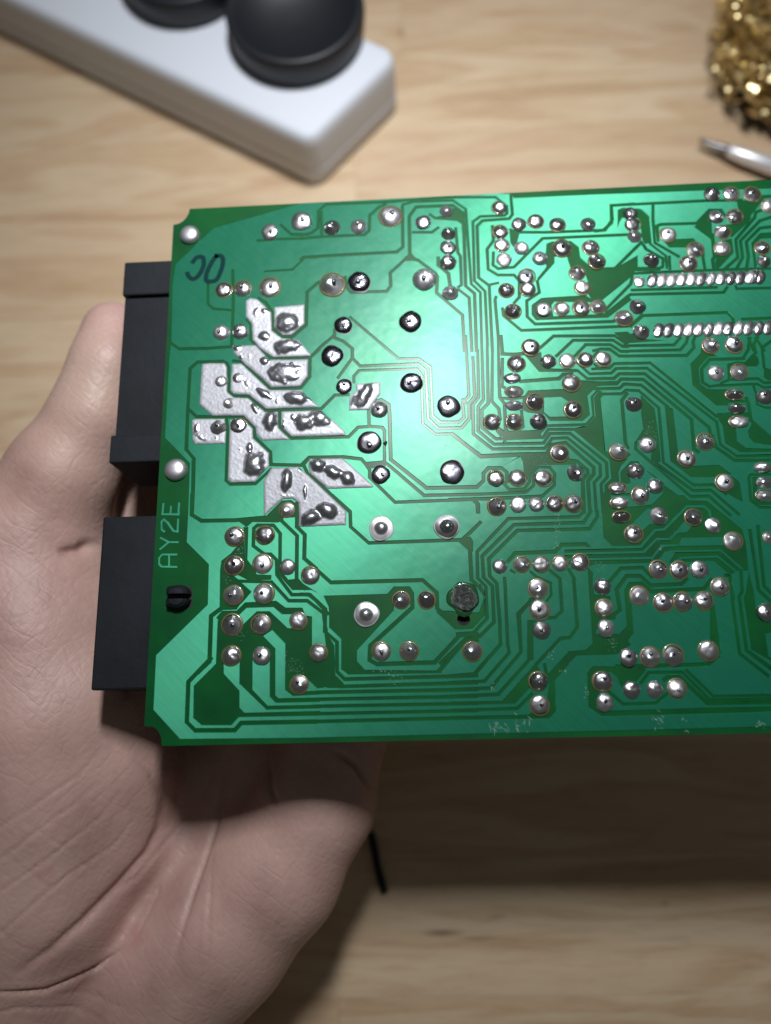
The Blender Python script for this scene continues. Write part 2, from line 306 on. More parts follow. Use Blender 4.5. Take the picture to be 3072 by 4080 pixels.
g 0.71 67.69,114.67 68.04,119.09 69.06,119.52 78.42,119.38 82.21,123.19 85.23,123.04 86.11,121.39
p 0 78.38,119.06 82.17,122.87 82.19,118.72 81.72,114 81.16,114.97 77.74,118.3
p 0 69.09,114.92 77.04,114.85 77.71,113.56 75.11,112.43 70.48,112.65
g 0.81 82.05,115.87 81.8,109.31 81.2,108.41 81.16,105.33
g 0.65 79.1,111.62 78.79,109.14 78.87,105.43
p 0 82.87,113.32 86.83,114.38 86.83,110.32 81.83,105.29 81.76,106.84
g 0.71 83.57,105.21 87.69,108.72 87.87,114.02 93.67,120.38 94.17,121.95 102.77,125.05
g 0.71 86.66,105.07 88.91,108.67 89.05,113.65 94.9,119.36 102.24,121.55
g 0.71 89.34,104.95 90.43,108.91 90.49,113.26 94.59,117.16 101.66,117.76
p 0 91.52,105.15 91.8,112.89 94.36,115.59 101.38,115.88 101.14,114.32 94.14,114.03 92.16,111.62 92.23,106.35
p 0 53.9,88.75 57.37,88.75 58.67,87.07 62.7,86.32 66.38,86.02 56.27,85.7
g 0.63 88.03,82.35 87.22,85.88
g 0.63 90.64,82.24 89.05,85.8
p 0 -35.05,43.02 -30.96,47.02 -28.62,47.07 -27.31,46.1 -27.29,42.91 -31.17,42.77
p 0 -42.3,42.45 -35.05,43.15 -31.44,44.1 -31.16,41.97 -31.93,41.73 -38.14,42.06 -39.66,40.66 -39.93,41.19 -41.52,42.3
g 0.78 -53.24,49.36 -53.16,44.26 -50.62,42.64 -42.3,42.53 -35.05,43.02
p 0 -40.18,40.67 -39.14,40.64 -39.22,32.57 -37.38,30.2 -36.84,28.91 -33.28,28.68 -33.39,27.54 -38.85,27.69 -41.17,29.03 -39.95,31.05 -39.47,32.57
g 0.72 -31.04,42.76 -30.9,41.96 -27.13,38.17 -27.19,27.62 -25.16,25.28
g 0.77 -27.21,46.36 -27.2,40.4 -25.26,38.38 -25.36,32.55 -22.49,30.03
g 0.75 -25.36,32.55 -19.03,26.58 2.79,26.52 6.04,23.42 6.02,19.69 7.21,18.55 11.15,18.45
g 0.67 -32.06,32.36 -33.49,33.82 -35.02,33.86 -37.75,36.02 -37.72,40.33 -36.83,41.09 -32.95,40.97 -31.25,38.82 -31.25,28.75
g 0.66 -32.06,32.36 -31.89,28.77 -28.3,23.91 -24.4,23.88 -22.49,22.32 -19.64,19.14
p 0 -31.51,28.76 -28.18,25.12 -24.15,25 -23.57,24.99 -22.14,24.19 -25.16,26.04 -27.19,27.62 -29.21,27.42 -31.01,29.76
p 0 -45.36,32.49 -43.1,34.23 -41.61,36 -39.98,37.78 -39.47,32.57 -37.37,29.95 -37.35,28.67 -39.95,31.05 -42.7,29.08 -41.14,27.76 -39.32,25.93 -38.53,24.9 -40.5,22.44 -41.46,20.84 -44.99,20.81 -45.38,21.07 -45.54,30.18
g 0.66 -41.13,27.5 -33.26,27.15 -29.04,22.5 -24.64,22.38 -22.49,20.7
g 0.64 -22.48,20.7 -20.31,18.91
p 0 -45,21.06 -41.47,21.21 -39.75,22.92 -38.03,24.88 -40.36,26.97 -41.9,27.78 -45.44,27.12
g 0.84 -45.25,21.01 -47.46,19.38 -47.46,8.84 -50.1,6.35
g 0.82 -47.12,9.57 -52.24,4.29 -52.22,-4.78 -50.32,-6.56 -41.09,-6.71 -39.68,-5.16 -22.48,-5.23
g 0.76 -45.68,18.83 -44.71,20.05 -41.19,20.01 -39.22,21.9 -32.18,22.09 -29.9,20.4 -25.14,20.28 -23.51,18.75 -23.5,11.4
p 0 -45.74,18.98 -44.59,20.02 -41.06,19.98 -39.22,21.87 -32.17,21.98 -29.89,20.3 -25.14,20.25 -23.58,18.72 -23.57,10.93 -18.74,10.81 -18.76,5.06 -17.02,2.93 -21.65,2.23 -21.66,-3.86 -40.32,-3.76 -41.97,-5.51 -48.91,-5.36 -50.67,-3.88 -50.84,3.3 -45.83,8.21
q 0 -42.42,19.02 -41.17,19.23 -39.08,21.17 -32.67,21.2 -30.64,19.45 -26.63,19.34 -26.61,15.89 -29.23,15.96 -33.53,20.02 -36.54,20.1 -40.1,16.73 -42.31,15.31
q 0 -44.28,9.99 -40.3,9.89 -40.21,3.53 -34.03,-2.26 -21.41,-2.26 -21.41,-2.98 -39,-3.02 -40.25,-1.77 -40.35,1.99 -44.1,5.89
q 0 -37.45,9.82 -33.24,9.72 -33.1,0.53 -31.86,-0.79 -21.41,-0.81 -21.41,-1.63 -33.68,-1.57 -37.34,2.16
q 0 -35.06,14.39 -32.84,15.8 -29.61,12.42 -29.58,1.87 -28.1,0.66 -21.41,0.81 -21.41,0.01 -31.14,0.02 -32,0.74 -32.15,11.39
q 0 -26.54,4.29 -24.34,4.12 -22.33,2.22 -19.95,2.24 -19.95,1.49 -26.52,1.49
q 0 -24.89,20.24 -23.58,18.72 -23.57,10.93 -20.17,10.61 -22.88,13.83 -22.88,18.5
q 0 -25.18,18.81 -23.55,18.52 -23.49,10.93 -21.32,10.88 -21.32,12.09 -22.93,13.83 -22.81,19.49 -24.56,21.53 -26.06,21.44
g 0.66 -18.42,47.95 -14.19,43.82 -14.1,39.99 -9.82,35.9 12.6,35.98 14.57,37.67 17.23,40.19
p 0 11.46,35.96 14.52,36.64 15.1,35.59 14.97,33.02 13.86,33.57
g 0.75 14.4,34.32 14.37,26.19 15.44,25.16
p 0 7.23,19.04 9.45,18.98 11.15,18.57 15.83,18.45 17.26,22.11 15.42,24.91 16.43,25.13 17.08,23.36 17.03,17.92 13.92,14.82 10,14.8 5.98,18.71 5.91,19.94
p 0 -20.67,23.42 -5.54,23.38 -4,25.09 -0.25,24.99 0.58,23.59 -0.33,22.37 -4.07,22.22 -4.26,19.62 -13.07,10.55 -13.11,8.03 -11.18,5.95 6.31,5.42 6.29,4.94 -15.22,5.16 -16.55,6.2 -16.5,13.18 -19.33,15.95 -19.43,20.89
g 0.83 0.19,23.35 0.22,20.12 -9.87,11.44 -10.05,8.19 -8.47,7.25 4.93,7.31 10.91,13.34 15.07,13.48
g 0.83 5.95,5.47 11.95,11.98 12.32,12.17 15.01,12.2
g 0.69 -26.08,23.95 -23.94,23.76 -20.31,20.29 -20.45,14.99 -17.61,12.48 -17.66,5.75 -15.96,4.04 14.49,4.11
g 0.68 -16.95,2.41 14.41,2.58
g 0.68 -22.31,1.23 14.33,1.04
g 0.63 -23.52,-0.32 14.25,-0.48
g 0.62 -23.52,-1.86 14.16,-2.04
g 0.62 -23.51,-3.49 14.08,-3.61
g 0.67 -25.92,-5.22 14,-5.13
p 0 -21.06,20.93 -19.82,15.22 -19.95,14.74 -18.36,11.77 -18.15,5.04 -16.21,3.1 -16.22,2.15 -20.11,2.24 -23.53,4.69 -21.57,9.68 -20.08,11.82 -21.06,19.2
g 0.59 42.19,42.02 40.69,40.76 23.93,40.82 16.05,32.99 15.84,26.65 17.64,24.6 17.55,17.17 14.31,13.84 10.39,13.7
g 0.64 43.77,41.97 41.82,39.3 25.22,39.29 17.19,31.88 17.26,26.74 19.2,24.6 19.08,16.15 15.61,12.96 12.29,12.44 6.2,7.07
g 0.64 45.27,41.92 45.2,40.62 43.06,37.7 25.88,37.85 18.7,31.13 18.72,27.07 20.23,25.27 20.43,16.12 20.29,11.03 14.21,4.86
g 0.62 20.3,11.05 14.2,4.57 8.75,4.22
g 0.58 22.16,26.47 22.19,24.97 21.94,10.99 22.19,9.07
g 0.62 22.19,9.09 16.15,2.82 8.68,2.69
g 0.63 28.63,21.57 25.07,17.85 24.85,9.14 17.5,1.27 8.61,1.12
g 1.25 27.5,15.95 26.93,7.78
g 0.66 26.93,7.66 19.1,-0.19 8.55,-0.38
g 0.63 37.39,28.05 38.35,26.27 38.21,14.44 36.33,12.19 34.14,12.01 28.16,6.3
p 0 28.17,6.56 28.88,4.65 26.52,3.52 26.36,1.18 22.79,-2.23 8.46,-2.28 8.49,-1.59 19.96,-1.7
g 0.61 8.41,-3.49 23.19,-3.39 26.74,-0.23
g 0.71 8.34,-5.1 30.17,-5.27 31.32,-4.15
p 0 26.43,-4.61 29.82,-3.54 30.65,1.08 31.73,2.7 31.8,-4.04 30.38,-5.57 24.98,-5.04
g 0.75 23.15,30.36 25.02,32.34 34.51,32.44 36.13,34.06 41.86,34.01 43.46,32.36 51.55,32.24
g 0.65 37.16,31.35 38.75,32.57 41.23,32.5 42.6,31.14 51.41,30.8
g 0.69 41.93,29.05 43.45,29.52 51.27,29.46
g 0.44 28.33,27.81 29.6,26.51 32.89,24.92 32.8,22.06 31.64,20.78
g 0.63 32.92,27.93 35.11,25.86 35,18.3 33.43,16.88 31.83,16.8
g 0.54 28.77,21.8 24.71,17.96 24.86,9.24
p 0 41.82,28.43 42.87,27.14 42.52,24.65 42.76,21.91 46.39,21.44 46.45,20.77 42.61,20.19 42.41,17.98 44.7,16.46 47.36,17.61 47.1,16.15 43.19,15.89 42.19,12.89 45,11.98 48.89,12.24 50.13,10.29 46.93,8.22 37.43,8.1 32.08,2.67 31.8,-4.06 30.15,-5.52 24.72,-5.28 26.44,-4.4 30.31,-3.34 30.9,1.29 30.5,3.88 35.82,8.97 39.7,9.23 41.46,10.62 41.73,22.68
g 0.62 30.08,6.26 30.36,3.65
g 0.54 23.76,28.19 24.47,27.67
g 0.49 38.36,30.8 38.4,28.27
p 0 27.65,21.58 29.2,20.92 30.92,20.87 28.18,20.33 27.46,18.87
p 0 27.66,16.42 28.86,16.14 27.85,15.68 27.21,13.51 26.79,14.49
g 0.68 46.51,24.91 49.51,27.95 54.68,28.01 56.51,25.63
g 0.78 46.22,16.78 48.42,18.19 48.04,23 50.67,26.12 53.85,26.03 56.17,23.69 63.15,23.87 64.62,25.02
g 0.82 46.15,12.26 47.96,12.26 50.1,14.38 50.33,22.69 51.33,24.15 54.03,24.2 56.02,22.29 68.21,22.57 70.18,24.62
p 0 51.13,19.71 50.89,12.67 47.13,8.69 46.35,8.12 41.79,8.11 42.16,12.17 45.77,12.08 48.48,12.73 49.59,14.15 50.28,20.96
p 0 47.43,46.59 48.81,46.54 48.66,42.34 53.22,42.71 58.92,43.18 60.88,45.09 66.29,45.18 67.38,43.83 71.6,43.56 78.94,36.26 79.29,33.39 78.95,26.61 77.62,26.64 76.29,26.68 74.68,25.61 72.96,27.28 71.49,29.13 65.85,29.11 57.01,29.12 36.54,29.39 36.81,32.76 43.03,32.75 48.74,32.73 46.27,35.54 46.7,45.55
q 0 57.19,42.32 60.97,42.46 61,38.31 57.52,38.37 55.07,36.43 55.16,34.89 51.2,35.01 51.95,37.56
c 0.74 71.83,39.91 71.9,41.07 70.7,42.36 66.72,42.49 60.73,37.03 58.48,36.89 54.71,32.99 36.84,33.09
c 0.69 36.74,31.82 55.31,31.7 58.61,34.71 61.82,34.64 65.75,38.55
q 0 61.59,34.82 65.79,38.93 67.68,38.1 65.95,36.1 63.7,35.91 61.79,34.38
c 0.69 36.62,30.4 57.13,30.25 59.67,33.09 63.37,33.11
q 0 63.1,32.86 64.57,34.91 76.41,34.8 76.12,32.68
c 0.63 58.93,28.69 61.23,31.65 73.27,31.54 77.55,27.02 77.72,21.2 76.86,20.24 76.89,8.43
q 0 57.85,28.97 60.26,31.81 62.68,31.35 60.64,28.64
c 0.63 62.84,28.57 63.75,30.06 72.35,30.11 76.25,26.38 76.06,21.44 75.18,20.33 75.22,8.36 80.26,3.88
q 0 69.3,29.27 71.49,29.2 74.68,25.61 70.33,25.86 69.24,26.89
q 0 61.98,29.61 63.51,30.06 64.8,28.52 62.73,27.57
g 0.73 80.65,36.16 80.71,21.85 86.21,15.85
g 0.73 82.64,37.12 82.05,22.8 86.46,17.54
g 0.68 73.47,25.64 74.51,25.24 74.55,21.04 74.39,19.82 74.4,7.55 80.05,2.49
g 0.72 77.26,26.65 76.89,21.71 76.05,20.51 76.03,8.22 84.06,1.7
p 0 78.95,26.61 79.54,22.13 79.43,17.97 80.86,14.54 85.99,14.41 85.74,12.74 80.71,11.91 80.67,6.69 84.55,4.95 84.38,3.79 77.13,8.43 77.1,20.23 77.75,21.44
p 0 69.06,17.76 70,19.45 70.18,7.89 69.52,7.43 68.87,7.92 66.74,5.14 67.75,7.48
g 0.76 46.33,5.41 61.31,5.34 67.25,5.43 69.38,7.22
p 0 39.64,4.16 41.08,5.54 46.31,5.3 52.71,4.91 52.91,4.55 50.36,1.8 49.11,2.29 47.05,0.71 46.34,3.06 45.02,4.27 41.19,4.12 40.88,0.62 41.98,-0.34 40.88,-1.93 40.95,-3.78 42.08,-4.38 54.78,-4.31 65.09,-4.19 83.15,-4.29 83.04,-5.04 75.66,-5.33 41.98,-5.41 39.32,-3.51
g 0.61 43.47,0.44 47.04,-2.99 54.23,-2.92 57.3,-0.68
g 0.56 61.89,4.22 67.28,-1.72 83.53,-1.78
g 0.61 51.4,1.54 53.43,3.83 61.01,3.77 66.36,-2.5 83.42,-2.54
g 0.8 56.68,2.12 57.7,2.8 60.28,2.62 65.69,-3.17 83.31,-3.29
c 0.7 -60.5,44.62 -56.22,44.43
c 0.7 -60.29,47.3 -60.41,44.54
c 0.65 -58.37,46.56 -58.4,44.53
c 0.7 -56.38,47.3 -56.43,44.47
c 0.65 -59.67,40.17 -60.38,40.77 -60.53,42.76 -59.98,43.27 -59.22,42.59 -57.49,40.28 -56.44,40.12 -56.43,43.24
c 0.64 -56.16,37.49 -58.45,37.55 -60.58,38.72
c 0.64 -58.4,37.6 -60.56,35.84
c 0.64 -56.36,34.44 -59.93,34.55 -60.63,33.71 -60.55,32.16 -59.95,31.57 -56.22,31.39
c 0.64 -58.25,34.5 -58.1,31.47""".splitlines():
    k, wd, *pts = ln.split(); ops.append((k, float(wd), [tuple(map(float, q.split(','))) for q in pts]))
EX = {'hole': (12.07, 17.07), 'clip': (-55.24, 23.97), 'debris': (-5.19, 61.06)}
def stroke(pts, w):
    h = w / 2; n = len(pts); L = []; Rr = []
    P = [Vector(p) for p in pts]
    for i in range(n):
        d0 = (P[i] - P[i - 1]).normalized() if i else None; d1 = (P[i + 1] - P[i]).normalized() if i < n - 1 else None
        if d0 is None: d0 = d1
        if d1 is None: d1 = d0
        n0 = Vector((-d0.y, d0.x)); n1 = Vector((-d1.y, d1.x)); m = n0 + n1
        if m.length < 0.3: m = n0.copy()
        m.normalize(); k = h / max(0.5, m.dot(n0)); c = P[i].copy()
        if i == 0: c = c - d1 * h * 0.6
        if i == n - 1: c = c + d0 * h * 0.6
        L.append(c + m * k); Rr.append(c - m * k)
    return [tuple(v) for v in L] + [tuple(v) for v in reversed(Rr)]
def circle(c, r, n=24): return [(c[0] + r * math.cos(2 * math.pi * i / n), c[1] + r * math.sin(2 * math.pi * i / n)) for i in range(n)]
polys = [OUTL]; cls = ['lam']
for k, wd, pts in ops:
    polys.append(stroke(pts, wd) if k in 'gc' else pts); cls.append('cu' if k in 'qc' else 'lam')
V2 = []; FF = []
def ccw(p): return p if sum(a[0]*c[1]-c[0]*a[1] for a,c in zip(p,p[1:]+p[:1]))>0 else p[::-1]
polys = [ccw(list(p)) for p in polys]
for p in polys:
    FF.append(list(range(len(V2), len(V2) + len(p)))); V2 += [Vector(q) for q in p]
vo, eo, fo, _, _, of = delaunay_2d_cdt(V2, [], FF, 0, 1e-4)
cen = np.array([[sum(vo[a].x for a in f) / len(f), sum(vo[a].y for a in f) / len(f)] for f in fo])
lab = np.zeros(len(fo), int)                       # 0 outside, 1 laminate, 2 copper
for pi, p in enumerate(polys):
    q = np.array(p); wn = np.zeros(len(fo), int)
    for a, c in zip(q, np.roll(q, -1, 0)):
        up = (a[1] <= cen[:, 1]) & (c[1] > cen[:, 1]); dn = (a[1] > cen[:, 1]) & (c[1] <= cen[:, 1])
        side = (c[0] - a[0]) * (cen[:, 1] - a[1]) - (cen[:, 0] - a[0]) * (c[1] - a[1])
        wn += (up & (side > 0)).astype(int) - (dn & (side < 0)).astype(int)
    hit = wn != 0
    if pi: hit &= lab > 0
    lab[hit] = 2 if cls[pi] == 'cu' else 1
cuf = [f for f, o in zip(fo, lab) if o == 2]
# islands of copper
par = {}
def find(a):
    while par[a] != a: par[a] = par[par[a]]; a = par[a]
    return a
ed = {}
for i, f in enumerate(cuf):
    par[i] = i
for i, f in enumerate(cuf):
    for a, c in zip(f, f[1:] + f[:1]):
        ed.setdefault((min(a, c), max(a, c)), []).append(i)
for fs in ed.values():
    if len(fs) == 2: par[find(fs[0])] = find(fs[1])
isl = {}
for i in range(len(cuf)): isl.setdefault(find(i), []).append(i)
TH = 0.13; BV = 0.13
ncu = 0; small = []
for fs in isl.values():
    area_ = 0
    for i in fs:
        f = cuf[i]; area_ += abs(sum(vo[a].x * vo[c].y - vo[c].x * vo[a].y for a, c in zip(f, f[1:] + f[:1]))) / 2
    if area_ < 0.4: continue
    nrm = {}; be = []
    for i in fs:
        f = cuf[i]
        for a, c in zip(f, f[1:] + f[:1]):
            if len(ed[(min(a, c), max(a, c))]) == 1:
                d = vo[c] - vo[a]
                if d.length < 1e-7: continue
                d.normalize(); n = Vector((-d.y, d.x)); be.append((a, c))
                nrm.setdefault(a, Vector((0, 0))); nrm.setdefault(c, Vector((0, 0))); nrm[a] += n; nrm[c] += n
    idx = {}; V = []; F = []
    def vt(a):
        if a not in idx:
            q = vo[a]
            if a in nrm and nrm[a].length > 1e-6: q = q + nrm[a].normalized() * BV
            idx[a] = len(V); V.append((q.x * MM, q.y * MM, (BZ + TH) * MM))
        return idx[a]
    for i in fs: F.append([vt(a) for a in cuf[i]])
    bot = {}
    def vb(a):
        if a not in bot: bot[a] = len(V); V.append((vo[a].x * MM, vo[a].y * MM, (BZ + 0.004) * MM))
        return bot[a]
    for a, c in be: F.append([vb(a), vb(c), vt(c), vt(a)])
    o0 = ORG[board]; V = [(x - o0.x, y - o0.y, z - o0.z) for x, y, z in V]
    place('copper_track', mesh('copper_track', V, F, M_cu), board, o0); ncu += 1
# laminate with its drilled hole
hole = circle(EX['hole'], 1.5)
vv, _, ff, _, _, off = delaunay_2d_cdt([Vector(q) for q in OUTL + hole], [], [list(range(len(OUTL))), list(range(len(OUTL), len(OUTL) + len(hole)))], 0, 1e-4)
ff = [f for f, o in zip(ff, off) if 1 not in o and 0 in o]
o0 = ORG[board]; nV = len(vv)
V = [(p.x * MM - o0.x, p.y * MM - o0.y, BZ * MM - o0.z) for p in vv] + [(p.x * MM - o0.x, p.y * MM - o0.y, (BZ - 1.6) * MM - o0.z) for p in vv]
F = [list(f) for f in ff] + [[a + nV for a in reversed(f)] for f in ff]; cnt = {}
for f in ff:
    for a, c in zip(f, f[1:] + f[:1]): cnt.setdefault((min(a, c), max(a, c)), []).append((a, c))
nf = len(F)
for e in cnt.values():
    if len(e) == 1: a, c = e[0]; F.append([c, a, a + nV, c + nV])
me = mesh('laminate', V, F, [M_lam, M_edge])
for i in range(nf, len(F)): me.polygons[i].material_index = 1
place('laminate', me, board, o0)

# ---- solder joints
M_dark_refl = solder_mat('dark_reflection_solder', (0.05, 0.055, 0.07), (0.20, 0.20, 0.23), 0.20, 0.08, 500)  # darker base colour paints in the dark surroundings these domes mirror
M_ring = mat('frosty_solder_rim', (0.5, 0.5, 0.53), 0.6, 0.35)
def dome(kind, seed):
    random.seed(seed); t = random.uniform(0.5, 0.75); am = 0.11
    if kind == 'R': prof = [(1.0, 0.0), (0.99, 0.10), (0.90, 0.16), (0.6, 0.2), (0.42, 0.3), (0.34, 0.5), (0.2, 0.62), (0.06, 0.66)]; am = 0.1
    elif kind == 'S': prof = [(1.0, 0.0), (1.0, 0.15), (0.93, 0.34), (0.8, 0.48), (0.6, 0.57), (0.3, 0.62), (0.08, 0.63)]; am = 0.03
    elif kind == 'B': prof = [(1.0, 0.0), (1.0, 0.2), (0.92, 0.42), (0.75, 0.5), (0.6, 0.62), (0.45, 0.5), (0.3, 0.66), (0.1, 0.6)]; am = 0.35
    elif seed % 3 == 1: prof = [(1.0, 0.0), (0.99, 0.07), (0.90, 0.16), (0.76, 0.27), (0.60, 0.42), (0.46, 0.56), (0.33, 0.68), (0.18, 0.76), (0.06, 0.78)]   # fillet drawn up to the lead
    elif seed % 3 == 2: prof = [(1.0, 0.0), (1.0, 0.10), (0.95, 0.24), (0.85, 0.36), (0.70, 0.44), (0.5, 0.50), (0.3, 0.53), (0.1, 0.54)]                        # flat, well wetted
    else: prof = [(1.0, 0.0)] + [(math.cos(a) ** 0.9, t * math.sin(a) ** 1.15) for a in (0.12, 0.28, 0.5, 0.75, 1.0, 1.22, 1.42, 1.53)]
    V, F = lathe(prof, 28, am, seed)
    ox, oy = random.uniform(-.3, .3), random.uniform(-.3, .3)
    if kind == 'j': V = [(x + ox * z, y + oy * z, z * (1 + 0.08 * pnoise(Vector((x * 2, y * 2, seed))))) for x, y, z in V]
    me = mesh('solder_dome', V, F, M_sol if kind != 'B' else M_burnt, True)
    if kind == 'R':
        me.materials.append(M_ring)
        for i in range(28 * 2): me.polygons[i].material_index = 1
    return me
DOME = [dome('j', s) for s in range(12)]; DR = dome('R', 20); DK = [dome('j', s) for s in (2, 5, 8)]
for q_ in DK:
    q_.materials.clear(); q_.materials.append(M_dark_refl); q_.materials.append(M_ring)
    for i in range(28): q_.polygons[i].material_index = 1
DS = dome('S', 21); DB = dome('B', 22); DS.materials.clear(); DS.materials.append(M_rivet)
ringV = [];
ringme = mesh('flux_ring', *lathe([(1.14, 0.0), (1.10, 0.10), (0.95, 0.12)], 24, 0.05, 3, False), M_flux, True)
def leadmesh(seed):
    random.seed(seed); V, F = lathe([(0.21, 0.1), (0.20, 0.9), (0.16, 1.0), (0.05, 1.03)], 10, 0.1, seed)
    dx, dy = random.uniform(-.18, .18), random.uniform(-.2, .1)
    V = [(x + dx * z, y + dy * z, z) for x, y, z in V]; return mesh('lead', V, F, M_lead, True)
LEAD = [leadmesh(s) for s in range(5)]
random.seed(3)
first = {}
for ln in """j -35.04 122.19 2.36
j -26.42 125.19 2.89
j -46.95 105.43 2.11
j -41.89 105.36 2.2
j -34.86 105.35 2.68
j -47.27 93.02 2.27
j -42.28 92.96 2.16
j -18.32 122.84 2.32
j -11.05 122.81 2.26
j -2.38 125.47 2.98
j 6.27 123.09 2.12
j 12.63 126.35 1.85
j 12.9 119.38 1.92
j 12.58 115.25 2.1
j 12.52 110.68 2.18
j 12.69 101.83 2.15
j -18.26 105.54 3.18
j 6.09 105.98 3.11
j 27.02 126.6 1.9
j 31.76 121.35 2
j 36.33 121.93 2
j 41.78 120.7 2
j 49.98 120.46 2
j 26.8 119.19 1.94
j 26.9 115.2 1.88
j 27.19 110.94 2.06
j 31.92 114.17 1.99
j 36.59 110.81 2.06
j 42.6 113.51 2.43
j 50.05 113.47 2.07
j 51.32 109.18 2.14
j 32.6 105.71 2.13
j 32.81 102 1.96
j 45.97 106.02 1.97
j 46.98 101.82 1.96
j 27.19 101.95 1.96
j 28.45 95.81 2.02
j 36.47 96.06 2.02
j 41.2 96.01 1.89
j 46.06 95.95 2.1
j 50.41 96.21 1.89
j 32.47 85.37 2.18
j 83.51 127.97 2.16
j 88.36 127.89 2.07
j 93.96 127.28 2.16
j 61.4 123.1 1.98
j 61.57 119.89 1.97
j 61.8 116.22 1.91
j 83.73 121.03 2.06
j 88.4 120.96 2.06
j 84.65 116.54 1.96
j 84 111.54 2.03
j 70.64 116.43 2.04
j 65.43 108.99 2.11
j 77.05 111.56 2.11
j 74.78 107.47 2.16
j 97.72 123.7 1.93
j 101.42 119.04 1.78
j 94.14 111.22 1.9
j 94.13 107.34 1.75
j 60.5 95.77 2.13
j 56.56 92.64 2.12
j 77.66 84.23 2.05
j 83.3 84.14 2.15
j 100.98 114.33 1.63
j -46.97 79.25 1.77
j -44.75 73.09 1.78
j -42.49 79.81 1.58
j -47.37 66.64 2.2
j -42.02 66.87 2.14
K -18.36 85.3 2.91
K -15.31 76.71 2.08
K 1.59 76.91 2.81
K 10.91 70.13 2.92
K -9.39 61.35 3.01
K -6.54 53.03 2.33
K 10.95 53.11 3.06
j -6.59 69.94 2.17
j 28.5 81.14 2.12
j 26.9 65.46 1.95
j 21.55 65.65 1.95
j 36.59 81.46 1.91
j 41.37 81.41 1.91
j 46.02 81.51 1.91
j 50.39 81.54 1.91
j 41.66 75.35 2.16
j 41.72 68.12 2.14
j 32.49 70.58 2.09
j 32.95 65.37 2.08
j 37.57 56.94 2.11
j 40.99 51.68 2.17
j 21.48 51 1.91
j 26.7 51.09 1.99
j 32.99 50.75 1.99
j 51.82 56.98 2.06
j 21.32 43.82 2.14
j 26.42 44.18 1.97
j 30.91 44.17 1.89
j 35.29 44.16 1.97
j 39.85 44.15 2.07
W 27.26 77.2 2.16
W 27.29 73.56 2.15
W 27.18 69.8 2.19
j 56.69 69.1 2.11
j 58.91 58.37 2.08
j 72.98 58.55 2.08
j 67.89 54.39 2.07
j 55.41 51.73 2.01
j 59.68 47.85 2
j 55.91 45.6 2.04
j 76.31 48.09 2.05
j 77.86 76.63 2.08
j 83.58 76.55 2.08
j 88.97 69.83 2.01
W 81.74 70.67 2.19
W 81.76 67.04 2.18
W 81.79 63.43 2.25
W 85.71 51.63 2.14
W 85.68 47.91 2.13
W 85.43 44.5 2.12
W 50.67 47.49 2.05
W 50.7 43.93 2.11
W 50.73 40.32 2.1
j 53.3 36.1 2.09
j 59.74 40.42 2.18
j 67.9 39.9 1.98
j 72.22 37.7 1.98
j 76.26 33.74 2.09
j 84.68 34.25 1.35
j 88.04 30.48 1.22
j 87.85 26.85 1.22
j 58.16 27.33 2.07
j 63.05 27.19 2.07
j 67.69 27.18 2.14
j 72.04 23.08 2.06
j 53.12 21.38 2.12
j 58.3 19.76 2.12
j 63.02 19.76 2.12
j 67.64 19.88 2.05
j 81.43 16.83 2.16
j 49.16 7.45 2.13
j 54.17 7.45 2.18
j 59.3 7.44 2.25
j 67.41 8.55 2.18
j 44.81 23.84 1.99
j 44.71 18.78 1.97
j 44.64 14.16 2.1
j 21.21 29.28 1.78
j 26.34 29.63 1.86
j 30.93 29.5 1.86
j 35.4 29.5 1.78
j 39.99 29.62 1.98
j 29.77 23.76 2.21
j 29.83 18.81 2.2
j 29.93 14.05 2.13
j 13.74 9.75 2.12
j 28.49 2.54 2.03
j 28.35 -2.58 2.08
j 42.9 2.32 2.15
j 42.93 -2.44 2.01
j 49.13 0.2 1.99
j 54.33 0.2 1.92
j 59.29 0.2 2.06
j -29.64 44.71 1.82
j -42.45 38.51 2.27
j -34.98 38.54 2.19
j -42.38 31.37 2.25
j -35.36 31.43 2.25
j -29.37 30.61 1.92
j -42.31 24.25 2.23
j -35.11 24.3 2.33
j -42.37 17.14 2.38
j -35.36 17.08 2.2
j -26.62 17.72 1.96
j -42.29 10.04 2.18
j -35.22 9.87 2.18
R -6.7 39.37 3.05
R 9.08 39.27 3.05
R -10.61 18.78 2.97
j -23.82 28.28 2.05
j -2.34 21.9 1.99
j 3.62 21.86 1.99
j -21.94 10.15 1.95
j -7.32 10.03 2.08
j -0.95 9.99 2.08
j -26.41 3.22 2.02
B 12.3 22 3.03
S -56.83 122.28 2.73
S -57.49 55.85 2.85
K -11 105.98 2.99
K -15.38 93.62 2.4
K 1.98 93.94 2.95
i 65.06 103.06 1.5
i 65.1 88.8 1.5
i 67.56 103.03 1.5
i 67.61 88.77 1.5
i 70.07 103.01 1.5
i 70.12 88.74 1.5
i 72.57 102.99 1.5
i 72.62 88.71 1.5
i 75.07 102.97 1.5
i 75.12 88.68 1.5
i 77.57 102.95 1.5
i 77.62 88.64 1.5
i 80.07 102.92 1.5
i 80.12 88.61 1.5
i 82.57 102.9 1.5
i 82.61 88.58 1.5
i 85.06 102.88 1.5
i 85.11 88.55 1.5
i 87.55 102.86 1.5
i 87.6 88.51 1.5
i 90.04 102.84 1.5
i 90.09 88.48 1.5
i 92.52 102.81 1.5
i 92.57 88.45 1.5
i 91.01 102.97 1.5
i 95.06 88.42 1.5
q 61.64 102.84 1.5
j 60.7 88.7 2.15""".splitlines():
    st, x, y, r = ln.split(); x, y, r = float(x), float(y), float(r)
    z = (BZ + TH - 0.02) * MM; at = (x * MM, y * MM, z); rr = r * MM
